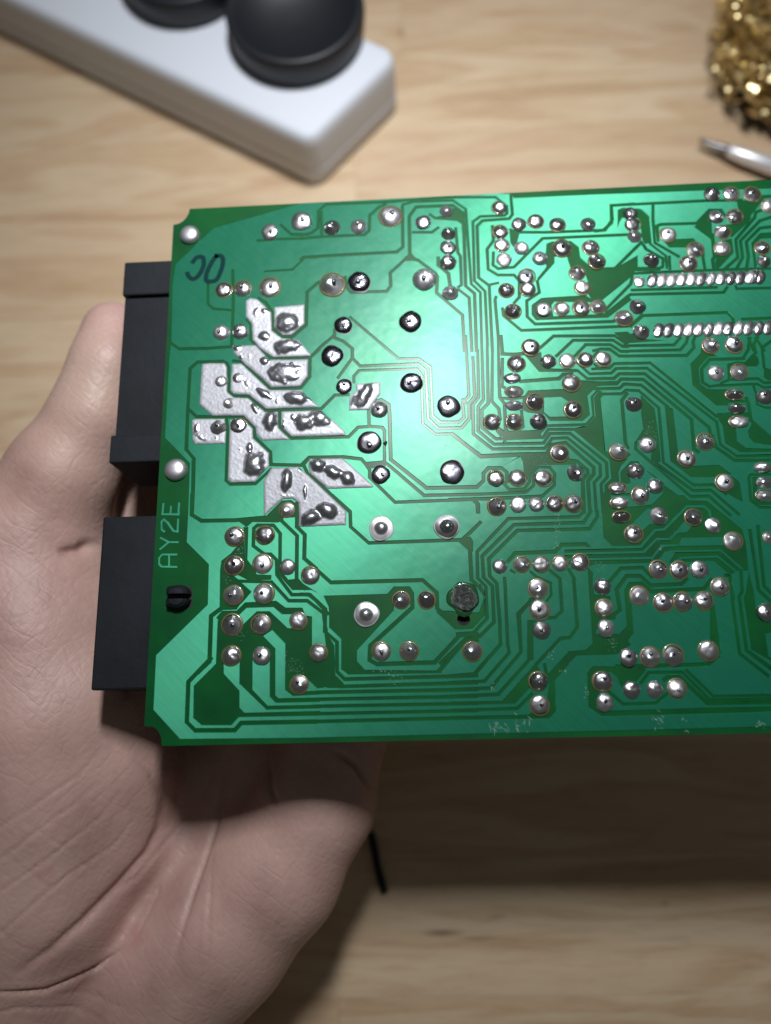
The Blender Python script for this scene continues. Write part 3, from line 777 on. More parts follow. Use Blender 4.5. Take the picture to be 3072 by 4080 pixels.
    if st == 'S': o = place('rivet', DS, board, (at[0], at[1], BZ * MM), random.random() * 6, rr); continue
    if st == 'B': o = place('solder_joint', DB, board, at, 0, (rr, rr, rr * 0.8)); o['label'] = 'scorched lumpy solder joint beside a drilled hole'; place('flux_skirt', mesh('flux_skirt', *lathe([(1.3, -0.02), (1.24, 0.07), (1.02, 0.14), (0.9, 0.1)], 28, 0.22, 5, False), mat('burnt_flux', (0.01, 0.06, 0.02), 0.15, 0, Coat_Weight=1.0), True), o, at); continue
    sx = sy = 1; rot = random.random() * 6
    if st == 'W': sx, sy, rot = 1.0, 0.66, 0
    if st == 'i': sx, sy, rot = 0.92, 1.45, math.radians(-24)
    if st == 'q': sx, sy, rot = 1.0, 1.1, 0
    dm = DR if st == 'R' else random.choice(DOME)
    hz = random.uniform(0.6, 0.9)
    if st in 'iq': dm = DOME[3 * random.randrange(4)]; hz = 0.62
    if st == 'K': dm = random.choice(DK); hz = 0.55
    o = place('solder_joint', dm, board, at, rot, (rr * sx, rr * sy, rr * hz))
    if st in 'jW' and (random.random() < (0.75 if x > 20 or y < 50 else 0.3)):
        k = place('flux_ring', ringme, o, at); k.location = (random.uniform(-.07, .07), random.uniform(-.02, .12), 0); 
    if st in 'jiK' and r > 2.0 and random.random() < 0.85:
        k = place('lead', random.choice(LEAD), o, at); k.location = (random.uniform(-.1, .1), random.uniform(-.1, .1), 0); k.scale = (1, 1, random.uniform(0.8, 1.05) if st == 'j' else 0.85)

# ---- tinned pads: bumpy sheets of solder
BL = [tuple(map(float, l.split())) for l in """-30.13 95.01 3.61 3.2 -0 2.2
-38.23 98.4 1.12 1.95 -20 0.6
-36.01 98.61 1.26 1.12 -0 0.7
-35.88 91.33 1.94 1.66 -0 1.2
-30.07 88.3 4.13 2.21 10 2
-30.54 80.94 5.19 3.28 -0 1.6
-35.76 84.38 1.51 1.51 -0 1
-42.99 88.54 1.24 1.24 -0 0.8
-41.82 85.81 0.82 0.82 -0 0.5
-39.76 85.73 0.69 0.6 -0 0.4
-35.61 75.33 2.98 1.22 -35 1.3
-27.5 73.87 4.06 2.03 -10 1.8
-32.34 73.19 0.81 0.95 -0 0.6
-34.14 67.85 2.01 3.09 -0 2
-37.96 71.4 1.08 2.16 20 0.8
-40.28 78.41 1.22 1.63 -0 0.5
-48.01 86.06 0.27 0.27 -0 0.3
-52.74 66.55 0.8 1.61 -0 0.7
-51.71 64.26 2.4 0.8 -35 0.5
-47.68 63.84 0.8 0.59 -0 0.5
-37.92 56.56 3.17 3.7 -0 2.6
-39.08 61.02 1.06 1.86 -0 1.2
-41.46 60.55 0.58 0.58 -0 0.4
-29.71 52.18 1.58 3.42 -5 1.9
-25.12 49.06 0.58 2.49 -0 0.9
-26.59 54.93 0.79 0.53 -0 0.5
-25.51 67.25 2.9 2.64 -0 2.2
-21.51 68.23 3.17 2.51 -10 1.9
-28.32 68.77 0.92 1.06 -0 0.8
-30.84 66.88 0.79 1.45 -0 0.6
-22.05 55.73 2.21 1.95 -30 2.1
-18.39 53.97 2.85 1.81 -35 1.9
-14.75 52.22 2.46 1.94 -40 1.8
-23.85 42.54 3.06 2.04 25 2.2
-19.73 44.26 3.07 2.3 -30 2.2
-29.41 48.31 2.35 0.37 -0 0.4
-10.24 74.07 3.99 1.86 60 1.7
-11.34 72.39 2.66 2.12 -0 1""".splitlines()]
def inside(p, poly):
    c = False; j = len(poly) - 1
    for i in range(len(poly)):
        if (poly[i][1] > p[1]) != (poly[j][1] > p[1]) and p[0] < (poly[j][0] - poly[i][0]) * (p[1] - poly[i][1]) / (poly[j][1] - poly[i][1]) + poly[i][0]: c = not c
        j = i
    return c
def sdist(p, poly):
    d = 1e9; p = Vector(p)
    for a, c in zip(poly, poly[1:] + poly[:1]):
        a = Vector(a); c = Vector(c); t = max(0, min(1, (p - a).dot(c - a) / max(1e-9, (c - a).length_squared))); d = min(d, (a + (c - a) * t - p).length)
    return d
for si, ln in enumerate("""-41.1,101.91 -40,102.63 -38.03,102.24 -34.33,98.24 -34.12,93.06 -31.47,90.7 -28.71,90.49 -27.06,90.06 -23.9,85.77 -24.03,85.33 -33.59,85.42 -37.2,88.09 -39.04,90.56 -39.42,95.1 -40.99,97.3
-33.58,99.73 -25.59,100.15 -25.57,94.51 -29,91.49 -31.2,91.59 -33.49,93.64
-44.38,89.04 -38.32,89.09 -34.54,84.78 -24.58,84.46 -24.56,79.83 -26.58,77.06 -34.01,77.06 -36.5,79.72 -41.23,84.01 -43.92,87.08
-44.29,83.9 -41.91,84.04 -34.41,76.38 -26.3,76.13 -21.86,71.31 -35.22,71.24 -39.66,75.2 -43.6,75.64 -44.52,76.69
-51.94,84.3 -50.57,84.45 -46.17,84.27 -45.53,83.01 -45.27,76.28 -43.57,74.71 -39.97,74.43 -35.47,70.51 -32.17,70.39 -32.03,66.08 -29.02,62.83 -36.19,62.86 -37.61,64.6 -37.78,66.29 -41.02,69.66 -48.96,69.9 -52.32,73.09 -52.17,83.27
-54.05,68.87 -53.25,69.26 -45.7,68.98 -45.28,65.72 -45.37,62.35 -52.98,62.49 -53.7,63.77
-44.35,68.65 -40.99,68.81 -38.52,66.03 -38.39,63.5 -34.33,59.46 -34.22,56.15 -37.83,52.05 -43.61,52.1 -44.43,53.22 -44.4,65.68
-31.28,70.35 -21.24,70.43 -15.29,64.49 -15.11,63.5 -28.68,63.66 -31.36,66.34
-35.32,43.29 -35.53,52.29 -33.69,55.5 -26.85,55.62 -23.17,52.15 -15.09,43.84 -15.25,40.48 -26.63,40.38 -26.85,46.35 -28.36,47.52 -30.83,47.49
-24.2,57.59 -15.87,57.49 -8.41,50.12 -8.55,49.72 -19.58,49.74 -23.88,53.61 -24.46,55.54
-12.35,77.17 -6.16,77.51 -6.18,74.2 -9.24,70.04 -14.17,70.08 -14.05,73.64 -12.37,75.3""".splitlines()):
    poly = P2(ln); pts = []; dens = []
    for a, c in zip(poly, poly[1:] + poly[:1]):
        n = max(1, int((Vector(c) - Vector(a)).length / 0.35))
        dens += [(a[0] + (c[0] - a[0]) * i / n + random.uniform(-.04, .04), a[1] + (c[1] - a[1]) * i / n + random.uniform(-.04, .04)) for i in range(n)]
    x0, x1 = min(p[0] for p in poly), max(p[0] for p in poly); y0, y1 = min(p[1] for p in poly), max(p[1] for p in poly)
    G = 0.26; yy = y0
    while yy < y1:
        xx = x0
        while xx < x1:
            q = (xx + random.uniform(-.06, .06), yy + random.uniform(-.06, .06))
            if inside(q, poly) and sdist(q, poly) > 0.12: pts.append(q)
            xx += G
        yy += G
    allp = dens + pts
    vv, _, ff, _, _, off = delaunay_2d_cdt([Vector(q) for q in allp], [], [list(range(len(dens)))], 1, 1e-5)
    base = BZ + TH; V = []; melt = []
    for p in vv:
        melt.append(0.0); d = sdist((p.x, p.y), poly); e = min(1, d / 0.6); h = 0.28 * math.sqrt(max(0, e))
        h += e * (0.12 * max(0, pnoise(Vector((p.x * 1.6, p.y * 1.6, si))) + 0.1) + 0.05 * abs(pnoise(Vector((p.x * 4, p.y * 4, si + 5)))))
        for bx, by, ra, rb, an, bh in BL:
            dx, dy = p.x - bx, p.y - by; a = math.radians(an); u = (dx * math.cos(a) + dy * math.sin(a)) / ra; v_ = (-dx * math.sin(a) + dy * math.cos(a)) / rb
            q = math.hypot(u, v_) * (1 + 0.28 * pnoise(Vector((p.x * 0.7, p.y * 0.7, 9))))
            if q < 1: melt[-1] = max(melt[-1], min(1, (1 - q) * 5)); h = max(h, (h * 0.3 + 0.62 * bh * (1 - q * q) ** 1.0 * min(1, d / 0.8 + 0.15)))
        V.append((p.x * MM - o0.x, p.y * MM - o0.y, (base + h) * MM - o0.z))
    nV = len(V); F = [list(f) for f in ff]; cnt = {}
    for f in F[:]:
        for a, c in zip(f, f[1:] + f[:1]): cnt.setdefault((min(a, c), max(a, c)), []).append((a, c))
    for e in cnt.values():
        if len(e) == 1:
            a, c = e[0]; i = len(V); V += [(V[a][0], V[a][1], (base - 0.1) * MM - o0.z), (V[c][0], V[c][1], (base - 0.1) * MM - o0.z)]; F.append([c, a, i, i + 1])
    me = mesh('tinned_pad', V, F, M_tin, True); at_ = me.attributes.new('melt', 'FLOAT', 'POINT'); at_.data.foreach_set('value', melt + [0.0] * (len(V) - len(melt))); place('tinned_pad', me, board, o0)
# ---- ink letters
def ribbon(pts, wdt, z, th):
    s = stroke(pts, wdt); n = len(s); V = [(x * MM - o0.x, y * MM - o0.y, z * MM - o0.z) for x, y in s] + [(x * MM - o0.x, y * MM - o0.y, (z + th) * MM - o0.z) for x, y in s]
    h = n // 2; F = [[n + i, n + i + 1, n + n - 2 - i, n + n - 1 - i] for i in range(h - 1)] + [[i, (i + 1) % n, n + (i + 1) % n, n + i] for i in range(n)]
    return V, F
def smooth_path(p, k=3):
    for _ in range(k):
        q = [p[0]]
        for a, c in zip(p, p[1:]): q += [(a[0] * .75 + c[0] * .25, a[1] * .75 + c[1] * .25), (a[0] * .25 + c[0] * .75, a[1] * .25 + c[1] * .75)]
        p = q + [p[-1]]
    return p
for ln in """-55.77,114.02 -54.83,115.57 -53.27,115.72 -52.74,114.68 -52.72,112.45 -54.17,109.51 -55.7,108.8 -56.89,110.11 -57.07,110.91
-49.55,115.74 -48.13,115.74 -47.53,114.75 -47.55,112.84 -48.37,110.04 -49.16,108.18 -51.42,107.97 -52.15,108.79 -51.68,111.45 -50.23,114.56 -49.35,115.64""".splitlines():
    place('marker_letter', mesh('marker_letter', *ribbon(smooth_path(P2(ln)), 1.25, BZ + TH - 0.01, 0.03), M_ink), board, o0)
M_res = mat('dried_flux', (0.22, 0.34, 0.28), 0.6)
V = []; F = []; random.seed(33)
for cx_, cy_, rx_, ry_, n, ln_ in [(18.7, -7.2, 0.71, 0.94, 10, 1.2), (22.4, -7.5, 1.41, 0.71, 10, 1.2), (24.0, -6.2, 0.94, 0.71, 6, 1.0), (55.0, -6.4, 0.7, 0.93, 8, 0.9), (53.6, -6.6, 0.46, 1.16, 6, 0.8), (59.4, -6.7, 0.7, 0.23, 4, 0.6), (76.9, -8.0, 0.46, 0.35, 10, 0.5), (60.5, -9.0, 0.35, 0.14, 4, 0.6), (30.6, 55.5, 1.54, 0.77, 30, 0.12), (33.2, 55.5, 0.77, 1.02, 20, 0.12), (60.1, 61.9, 0.89, 1.53, 60, 0.13), (-28.5, 8.2, 0.74, 1.48, 45, 0.13), (-27.0, 6.4, 1.23, 0.74, 30, 0.13), (-6.4, 5.6, 1.46, 0.36, 14, 0.35), (-4.0, 4.2, 0.97, 0.48, 16, 0.3), (35.7, 40.7, 0.38, 1.51, 24, 0.2), (35.4, 37.3, 0.5, 0.75, 16, 0.2), (35.1, 34.0, 0.5, 0.5, 12, 0.2), (45.8, 10.4, 0.59, 0.71, 24, 0.15), (59.4, 32.7, 0.37, 0.74, 12, 0.2), (-2.1, 29.2, 0.63, 0.3, 12, 0.2), (-2.6, 31.7, 0.38, 0.63, 8, 0.2), (-41.6, 35.0, 0.64, 0.64, 12, 0.25), (-43.7, 28.6, 0.38, 1.02, 14, 0.15), (-40.5, 14.5, 0.75, 0.75, 16, 0.15), (44.6, 28.6, 0.74, 0.74, 12, 0.2), (11.2, 59.8, 1.57, 1.05, 14, 0.3), (31.4, 8.1, 0.48, 0.48, 8, 0.4), (33.8, 4.8, 0.48, 0.14, 5, 0.5), (18.2, 1.1, 0.36, 0.59, 6, 0.4), (38.6, -0.3, 0.71, 0.71, 6, 0.5)]:
    for q in range(n):
        x, y = random.gauss(cx_, rx_), random.gauss(cy_, ry_); a = random.gauss(-0.8, 0.5); L_ = ln_ * random.uniform(0.3, 1.0); w_ = random.uniform(0.04, 0.09); i = len(V)
        if y < -9.4 or y > 131: continue
        for u, v, h in ((-L_, 0, 0), (0, -w_, 0), (L_, 0, 0), (0, w_, 0), (0, 0, .035)): V.append(((x + u * math.cos(a) - v * math.sin(a)) * MM - o0.x, (y + u * math.sin(a) + v * math.cos(a)) * MM - o0.y, (BZ + TH + h) * MM - o0.z))
        F += [(i, i + 1, i + 4), (i + 1, i + 2, i + 4), (i + 2, i + 3, i + 4), (i + 3, i, i + 4)]
place('flux_residue', mesh('flux_residue', V, F, M_res), board, o0)['kind'] = 'stuff'
# ---- black split retaining clip poking through the board, left edge
cx, cy = EX['clip']
bm = bmesh.new()
for sgn in (1, -1):
    V, F = [], []
    prof = [(2.9, 0.0), (2.9, 1.0), (2.5, 2.2), (1.7, 2.9), (0.4, 3.1)]
    for r, z in prof:
        for i in range(13):
            a = math.pi * i / 12; V.append((r * math.cos(a), sgn * (0.62 + r * 0.80 * math.sin(a)), z))
            if V[-1][0] < -1.3 and r > 2: V[-1] = (-2.55, V[-1][1], V[-1][2])
    for j in range(len(prof) - 1):
        for i in range(12): F.append((j * 13 + i, j * 13 + i + 1, (j + 1) * 13 + i + 1, (j + 1) * 13 + i))
        F.append((j * 13 + 12, j * 13, (j + 1) * 13, (j + 1) * 13 + 12))
    F.append(tuple(range(4 * 13, 5 * 13)))
    vs_ = [bm.verts.new((x * MM, y * MM, z * MM)) for x, y, z in V]
    for f in F: bm.faces.new([vs_[i] for i in f])
place('retaining_clip', bm_mesh('retaining_clip', bm, M_black), board, (cx * MM, cy * MM, BZ * MM))
me = mesh('clip_slot', [(x * MM, y * MM, 0) for x, y in [(-2.9 * 1, -2.6), (2.9, -2.6), (3.2, 0), (2.9, 2.6), (-2.9, 2.6)]], [(0, 1, 2, 3, 4)], M_hole)
place('clip_slot', me, board, (cx * MM, cy * MM, (BZ + 0.006) * MM))
# ---- connector housings under the left edge
def prism(name, x0, x1, y0, y1, z0, z1, m, bev=0.4, taper=0.0):
    bm = bmesh.new(); c = [(x0, y0), (x1, y0), (x1, y1), (x0, y1)]
    vs_ = [bm.verts.new((x * MM, y * MM, z * MM)) for z in (z0, z1) for x, y in c]
    for f in [(3, 2, 1, 0), (4, 5, 6, 7), (0, 1, 5, 4), (1, 2, 6, 5), (2, 3, 7, 6), (3, 0, 4, 7)]: bm.faces.new([vs_[i] for i in f])
    if bev: bmesh.ops.bevel(bm, geom=bm.edges[:], offset=bev * MM, segments=2, affect='EDGES', profile=0.5)
    me = bm_mesh(name, bm, m)
    return me
def box(name, parent, x0, x1, y0, y1, z0, z1, m, bev=0.4):
    cxx, cyy = (x0 + x1) / 2, (y0 + y1) / 2
    return place(name, prism(name, x0 - cxx, x1 - cxx, y0 - cyy, y1 - cyy, 0, z1 - z0, m, bev), parent, (cxx * MM, cyy * MM, z0 * MM))
ca = box('connector_housing', board, -74.6, -40, 66.0, 105.6, 76.5, 97.6, M_black, 0.3)
box('housing_shoulder', ca, -75.2, -42, 106.2, 116.3, 77.5, 98.2, M_black, 0.5)
box('housing_step', ca, -74.0, -43, 105.3, 106.4, 78, 96.6, M_black, 0)
box('housing_foot', ca, -75.6, -42, 59.0, 66.4, 76.0, 98.1, M_black, 0.4)
cb = box('connector_housing', board, -76.0, -40, 2.9, 44.9, 76.0, 98.2, M_black, 0.5)
random.seed(11)
# unseen can added under the drilled hole, stops lamp light reaching the table
V, F = lathe([(5.0, -18.0), (5.0, -0.6), (4.6, -0.2)], 32); place('hole_light_stop', mesh('hole_light_stop', [(a * MM, c * MM, d * MM) for a, c, d in V], F + [tuple(reversed(range(32)))], M_black), board, (EX['hole'][0] * MM, EX['hole'][1] * MM, (BZ - 1.6) * MM))
# debris speck between two tracks
V, F = lathe([(0.55, 0), (0.5, 0.25), (0.2, 0.4)], 8, 0.5, 5); place('debris_speck', mesh('debris_speck', [(a * MM, c * MM, d * MM) for a, c, d in V], F, M_hole), board, (EX['debris'][0] * MM, EX['debris'][1] * MM, (BZ + 0.13) * MM))

# ================================================================ HAND
def sdf_hand():
    chains = [[tuple(map(float, q.split(','))) for q in ln.split()] for ln in """-83.55,103.54,82,9.2 -84.13,92.24,82,10.2 -88.3,79.08,80,11.5 -98.14,62.76,76,14.5 -110.3,41.85,68,22
-111.37,42.26,66,24 -108.07,18.3,64,27 -103.11,-4.8,63,28 -101.48,-24.7,60,27 -104.05,-46.72,56,27 -108.88,-69.07,50,27
-130.01,29.99,60,26 -131.13,-9.64,55,28 -132.33,-47.65,50,28
-99.78,28.93,62,18 -91.41,2.48,64,19 -85.07,-17.71,60,18 -84.95,-35.52,54,18
-78.66,9.41,36,18 -68.58,-18.83,36,19 -70.31,-45.24,36,21 -77.43,-70.16,36,23 -88.2,-93.78,36,26
-54.58,15.97,38,17 -48.13,-12.28,38,19 -53.04,-45.11,38,21 -72.03,-70.22,40,23 -88.55,-96.41,38,26
-23.82,17.21,50,14 -22.85,-6.8,54,14.5 -28.2,-27.97,54,15.5 -40.08,-46.15,52,17.5 -55.63,-62.79,50,19 -74.8,-79.84,46,22
-111.82,-92.02,40,28 -94,-117.25,34,28 -100.02,-146.45,30,27
-87.31,-95.28,38,26 -90.05,-117.26,34,26 -87.06,-146.44,30,26
-80.35,9.2,44,13 -86.36,37.54,48,11.5 -88.07,65.59,50,10.5 -79.02,86.55,60,9.5 -64.65,86.09,78,8.5 -57.45,80.19,88,8
-56.57,15.77,42,13 -57.12,52.34,44,11.5 -53.49,81.54,50,10.5 -41.64,97.95,66,9.5 -33.54,94.03,80,8.5 -29.42,86.82,89,8
-36.24,15.27,42,13 -28.74,46.94,44,11 -22.04,72.61,50,10 -11.96,84.68,66,9.5 -7.19,81.62,80,8.5 -5.67,75.13,89,8
-23.36,-1.75,42,13 -12.72,14.19,50,10.5 -5.28,30.12,54,9.5 0.65,41.65,66,8.5 2.62,43.02,78,8 2.42,39.19,90,7.5""".splitlines()]
    g = 1.3; A = np.array(chains[0]); al = np.array([q for c in chains for q in c])
    lo = al[:, :3].min(0) - 34; hi = al[:, :3].max(0) + 34; hi[2] = min(hi[2], 99); lo[2] = max(lo[2], 4)
    lo[1] = max(lo[1], -125); lo[0] = max(lo[0], -175)
    n = ((hi - lo) / g).astype(int) + 2
    X, Y, Z = np.meshgrid(*[lo[i] + g * np.arange(n[i], dtype=np.float32) for i in range(3)], indexing='ij')
    D = None
    for c in chains:
        for a, b_ in zip(c, c[1:]):
            a = np.array(a); b_ = np.array(b_); ab = b_[:3] - a[:3]
            t = np.clip(((X - a[0]) * ab[0] + (Y - a[1]) * ab[1] + (Z - a[2]) * ab[2]) / (ab @ ab), 0, 1)
            d = np.sqrt((X - a[0] - t * ab[0]) ** 2 + (Y - a[1] - t * ab[1]) ** 2 + (Z - a[2] - t * ab[2]) ** 2) - (a[3] + t * (b_[3] - a[3]))
            if D is None: D = d
            else:
                k = 6.0; h = np.clip(0.5 + 0.5 * (D - d) / k, 0, 1); D = D * (1 - h) + d * h - k * h * (1 - h)
    # keep clear of the board and of the connectors
    D = np.maximum(D, -(98.3 - Z) if False else (Z - 98.2))
    for (x0, x1, y0, y1, z0, z1) in ((-75.7, 0, 58.5, 117, 75.7, 120), (-76.2, 0, 2.5, 45.3, 75.7, 120)):
        q = np.maximum(np.maximum(np.maximum(x0 - X, X - x1), np.maximum(y0 - Y, Y - y1)), np.maximum(z0 - Z, Z - z1)); k = 1.5
        h = np.clip(0.5 - 0.5 * (D + q) / k, 0, 1); D = D * (1 - h) + (-q) * h + k * h * (1 - h)
    # surface nets
    s = D < 0
    c8 = [(i, j, k) for i in (0, 1) for j in (0, 1) for k in (0, 1)]
    sh = tuple(v - 1 for v in D.shape); cnt = np.zeros(sh, int)
    for i, j, k in c8: cnt += s[i:i + sh[0], j:j + sh[1], k:k + sh[2]]
    act = (cnt > 0) & (cnt < 8); idx = -np.ones(sh, int); idx[act] = np.arange(act.sum())
    acc = np.zeros(sh + (3,)); num = np.zeros(sh)
    for (i, j, k) in c8:
        for ax in range(3):
            e = [i, j, k]
            if e[ax]: continue
            e2 = e[:]; e2[ax] = 1
            d0 = D[i:i + sh[0], j:j + sh[1], k:k + sh[2]]; d1 = D[e2[0]:e2[0] + sh[0], e2[1]:e2[1] + sh[1], e2[2]:e2[2] + sh[2]]
            cr = (d0 < 0) != (d1 < 0); t = np.where(cr, d0 / np.where(cr, d0 - d1, 1), 0)
            for q in range(3): acc[..., q] += np.where(cr, e[q] + (t if q == ax else 0), 0)
            num += cr
    ii = np.argwhere(act); P = lo + g * (ii + acc[act] / num[act][:, None])
    F = []
    for ax in range(3):
        o1, o2 = [(1, 2), (2, 0), (0, 1)][ax]
        a = [slice(1, v) for v in sh]; a = [slice(1, sh[q]) for q in range(3)]
        sl0 = [slice(1, sh[0]), slice(1, sh[1]), slice(1, sh[2])]; sl0[ax] = slice(0, sh[ax]); sl1 = list(sl0); sl1[ax] = slice(1, sh[ax] + 1)
        A_ = s[tuple(sl0)]; B_ = s[tuple(sl1)]; cr = np.argwhere(A_ != B_)
        off = np.array([1, 1, 1]); off[ax] = 0; base = cr + off
        e1 = np.zeros(3, int); e1[o1] = 1; e2 = np.zeros(3, int); e2[o2] = 1
        q = [base - e1 - e2, base - e2, base, base - e1]
        I = np.stack([idx[tuple(v.T)] for v in q], 1); fl = A_[tuple(cr.T)]
        I[~fl] = I[~fl][:, ::-1]; F.append(I[(I >= 0).all(1)])
    return P, np.concatenate(F)
M_skin = mat('skin', (0.60, 0.36, 0.29), 0.5, 0, Subsurface_Weight=0.06, Subsurface_Scale=0.004)
M_skin.node_tree.nodes['Principled BSDF'].inputs['Subsurface Radius'].default_value = (1.0, 0.35, 0.2)
b = NB(M_skin); p0 = b.pos(); n1 = b.noise(p0, 45, 4); n2 = b.noise(p0, 14, 2)
c = b.ramp(n1, [(0.3, (0.37, 0.22, 0.19)), (0.5, (0.48, 0.30, 0.262)), (0.62, (0.52, 0.34, 0.29)), (0.78, (0.50, 0.25, 0.23))]); c = b.mix(b.ramp(n2, [(0.45, (0, 0, 0)), (0.75, (0.6, 0.6, 0.6))]), c, (0.46, 0.34, 0.27))
b.l(c, b.b.inputs['Base Color'])
def lines(rot, sc, dist):
    wv = b.n('ShaderNodeTexWave', wave_type='BANDS', bands_direction='X'); wv.inputs['Scale'].default_value = sc; wv.inputs['Distortion'].default_value = dist; wv.inputs['Detail'].default_value = 3; wv.inputs['Detail Scale'].default_value = 0.8
    b.l(b.pos((1, 1, 0.3), (0, 0, math.radians(rot))), wv.inputs['Vector']); return b.ramp(wv.outputs[0], [(0.0, (0, 0, 0)), (0.06, (1, 1, 1))])
l1 = lines(-52, 62, 5.0); l2 = lines(38, 52, 6.0)
fine = b.noise(p0, 1100, 3, 0.6); vor = b.n('ShaderNodeTexVoronoi', feature='DISTANCE_TO_EDGE'); vor.inputs['Scale'].default_value = 420; b.l(b.pos((1, 1, 1)), vor.inputs['Vector'])
nn = b.bump(b.math('MAXIMUM', l1, b.ramp(b.noise(p0, 50, 2), [(0.45, (0, 0, 0)), (0.6, (1, 1, 1))])), 0.12, 0.0005); nn = b.bump(b.math('MAXIMUM', l2, b.ramp(b.noise(p0, 42, 2, 0.5, 0.3), [(0.45, (0, 0, 0)), (0.6, (1, 1, 1))])), 0.09, 0.0005, nn); nn = b.bump(lines(-48, 120, 4.0), 0.10, 0.0004, nn); nn = b.bump(lines(30, 105, 5.0), 0.08, 0.0004, nn); nn = b.bump(vor.outputs['Distance'], 0.16, 0.0009, nn); nn = b.bump(fine, 0.12, 0.0003, nn); b.l(nn, b.b.inputs['Normal'])
Ph, Fh = sdf_hand()
hand = bpy.data.objects.new('hand', mesh('hand', [(0, 0, 0)], [], M_skin)); 
me = mesh('hand', Ph * MM, Fh.tolist(), M_skin, True)
tmp = bpy.data.objects.new('tmp_hand', me); col.objects.link(tmp)
sm = tmp.modifiers.new('s', 'SMOOTH'); sm.factor = 0.5; sm.iterations = 3
sb = tmp.modifiers.new('sub', 'SUBSURF'); sb.levels = 1
dg = bpy.context.evaluated_depsgraph_get(); dg.update(); me2 = bpy.data.meshes.new_from_object(tmp.evaluated_get(dg)); bpy.data.objects.remove(tmp)
nv = len(me2.vertices); co = np.empty(nv * 3, np.float32); me2.vertices.foreach_get('co', co); co = co.reshape(-1, 3)
no = np.empty(nv * 3, np.float32); me2.vertices.foreach_get('normal', no); no = no.reshape(-1, 3)
disp = np.zeros(nv)
for ln in """2.0 1.3 -75.35,-9.54 -69.53,-17.3 -67.02,-24.84 -68.74,-32.79 -71.09,-38.19 -75.98,-44.08 -83.24,-52.19 -89.91,-57.87 -97.84,-62.91
1.5 0.9 -52.41,-12.69 -53.98,-27.19 -56.29,-37.58 -58.58,-46.54 -60.5,-55.31 -62.39,-63.91
0.96 0.84 -40.51,-16.12 -39.07,-23.09 -36.36,-27.5
0.8 0.84 -75.71,-60.9 -83.13,-65.39 -91.97,-67.56 -104.97,-66.29
0.72 0.35 -65.43,-32.55 -70.37,-39.78 -74.07,-44.53 -79.1,-48.03
0.64 0.28 -54.64,-37.61 -53.92,-49.56 -53.22,-61.16 -56.01,-72.41 -57.06,-77.92
0.64 0.28 -70.31,-40.99 -69.55,-49.34 -73.29,-58.05 -76.92,-62.03 -85.62,-66.49
1.04 1.5 -21.71,-13.3 -16.4,-17.86 -12.52,-24.2
0.56 0.24 -111.69,-63.94 -99.75,-52.48 -86.19,-40.75 -77.28,-34.81 -71.72,-26.88
0.56 0.21 -112.67,-54.66 -103.04,-45.31 -89.21,-35.84 -79.08,-27.37 -74.73,-21.18
0.56 0.21 -113.61,-45.76 -104.94,-39.26 -94.86,-32.07 -84.68,-24.15 -77.02,-16.69
0.56 0.21 -114.58,-36.67 -103.11,-30.07 -92.8,-24 -83.79,-17.2 -78.73,-10.87
0.48 0.17 -107.14,-44.06 -96.92,-54.86 -90.07,-59.01
0.48 0.17 -101.59,-31.96 -92.17,-40.66 -85.8,-46.15
0.48 0.17 -95.31,-26.47 -86.71,-33.43 -82.21,-40.81
0.64 0.28 -110.73,-73 -98.1,-70.88 -89.59,-73.2 -81.08,-76.61 -75.78,-80.5
0.56 0.21 -93.21,-68.11 -85.29,-71.01 -69.76,-75.6
2.0 1.6 -87.27,43.96 -89.65,40.35 -93.51,38.8""".splitlines():
    wd, dp, *pts = ln.split(); wd = float(wd); dp = float(dp); pts = [np.array(list(map(float, q.split(',')))) for q in pts]
    best = np.full(nv, 1e9); tap = np.zeros(nv); seg = [np.hypot(*(c - a)) for a, c in zip(pts, pts[1:])]; tot = sum(seg); run = 0
    for (a, c), sl in zip(zip(pts, pts[1:]), seg):
        ab = c - a; t = np.clip(((co[:, :2] / MM - a) @ ab) / (ab @ ab), 0, 1); d = np.hypot(*(co[:, :2] / MM - a - t[:, None] * ab).T); nw = d < best; tap = np.where(nw, (run + t * sl) / tot, tap); run += sl; best = np.minimum(best, d)
    dp = dp * np.clip(np.minimum(tap, 1 - tap) / 0.3, 0, 1) ** 0.7
    up = np.clip(no[:, 2] * 2, 0, 1) * (co[:, 2] > 0.035)
    disp += -dp * np.exp(-(best / (wd * 0.55)) ** 2) * up + dp * 0.22 * np.exp(-((best - wd * 2.0) / (wd * 1.4)) ** 2) * up
co = co + no * (disp * MM)[:, None]
me2.vertices.foreach_set('co', co.ravel()); me2.update()
me2.name = 'hand'; me2.materials.clear(); me2.materials.append(M_skin)
ctr = Vector((-0.07, -0.03, 0.02)); me2.transform(Matrix.Translation(-ctr)); me2.polygons.foreach_set('use_smooth', [True] * len(me2.polygons))
hand = place('hand', me2, None, ctr); tag(hand, 'bare left hand, palm up, thumb pressed on the black connectors', 'hand')

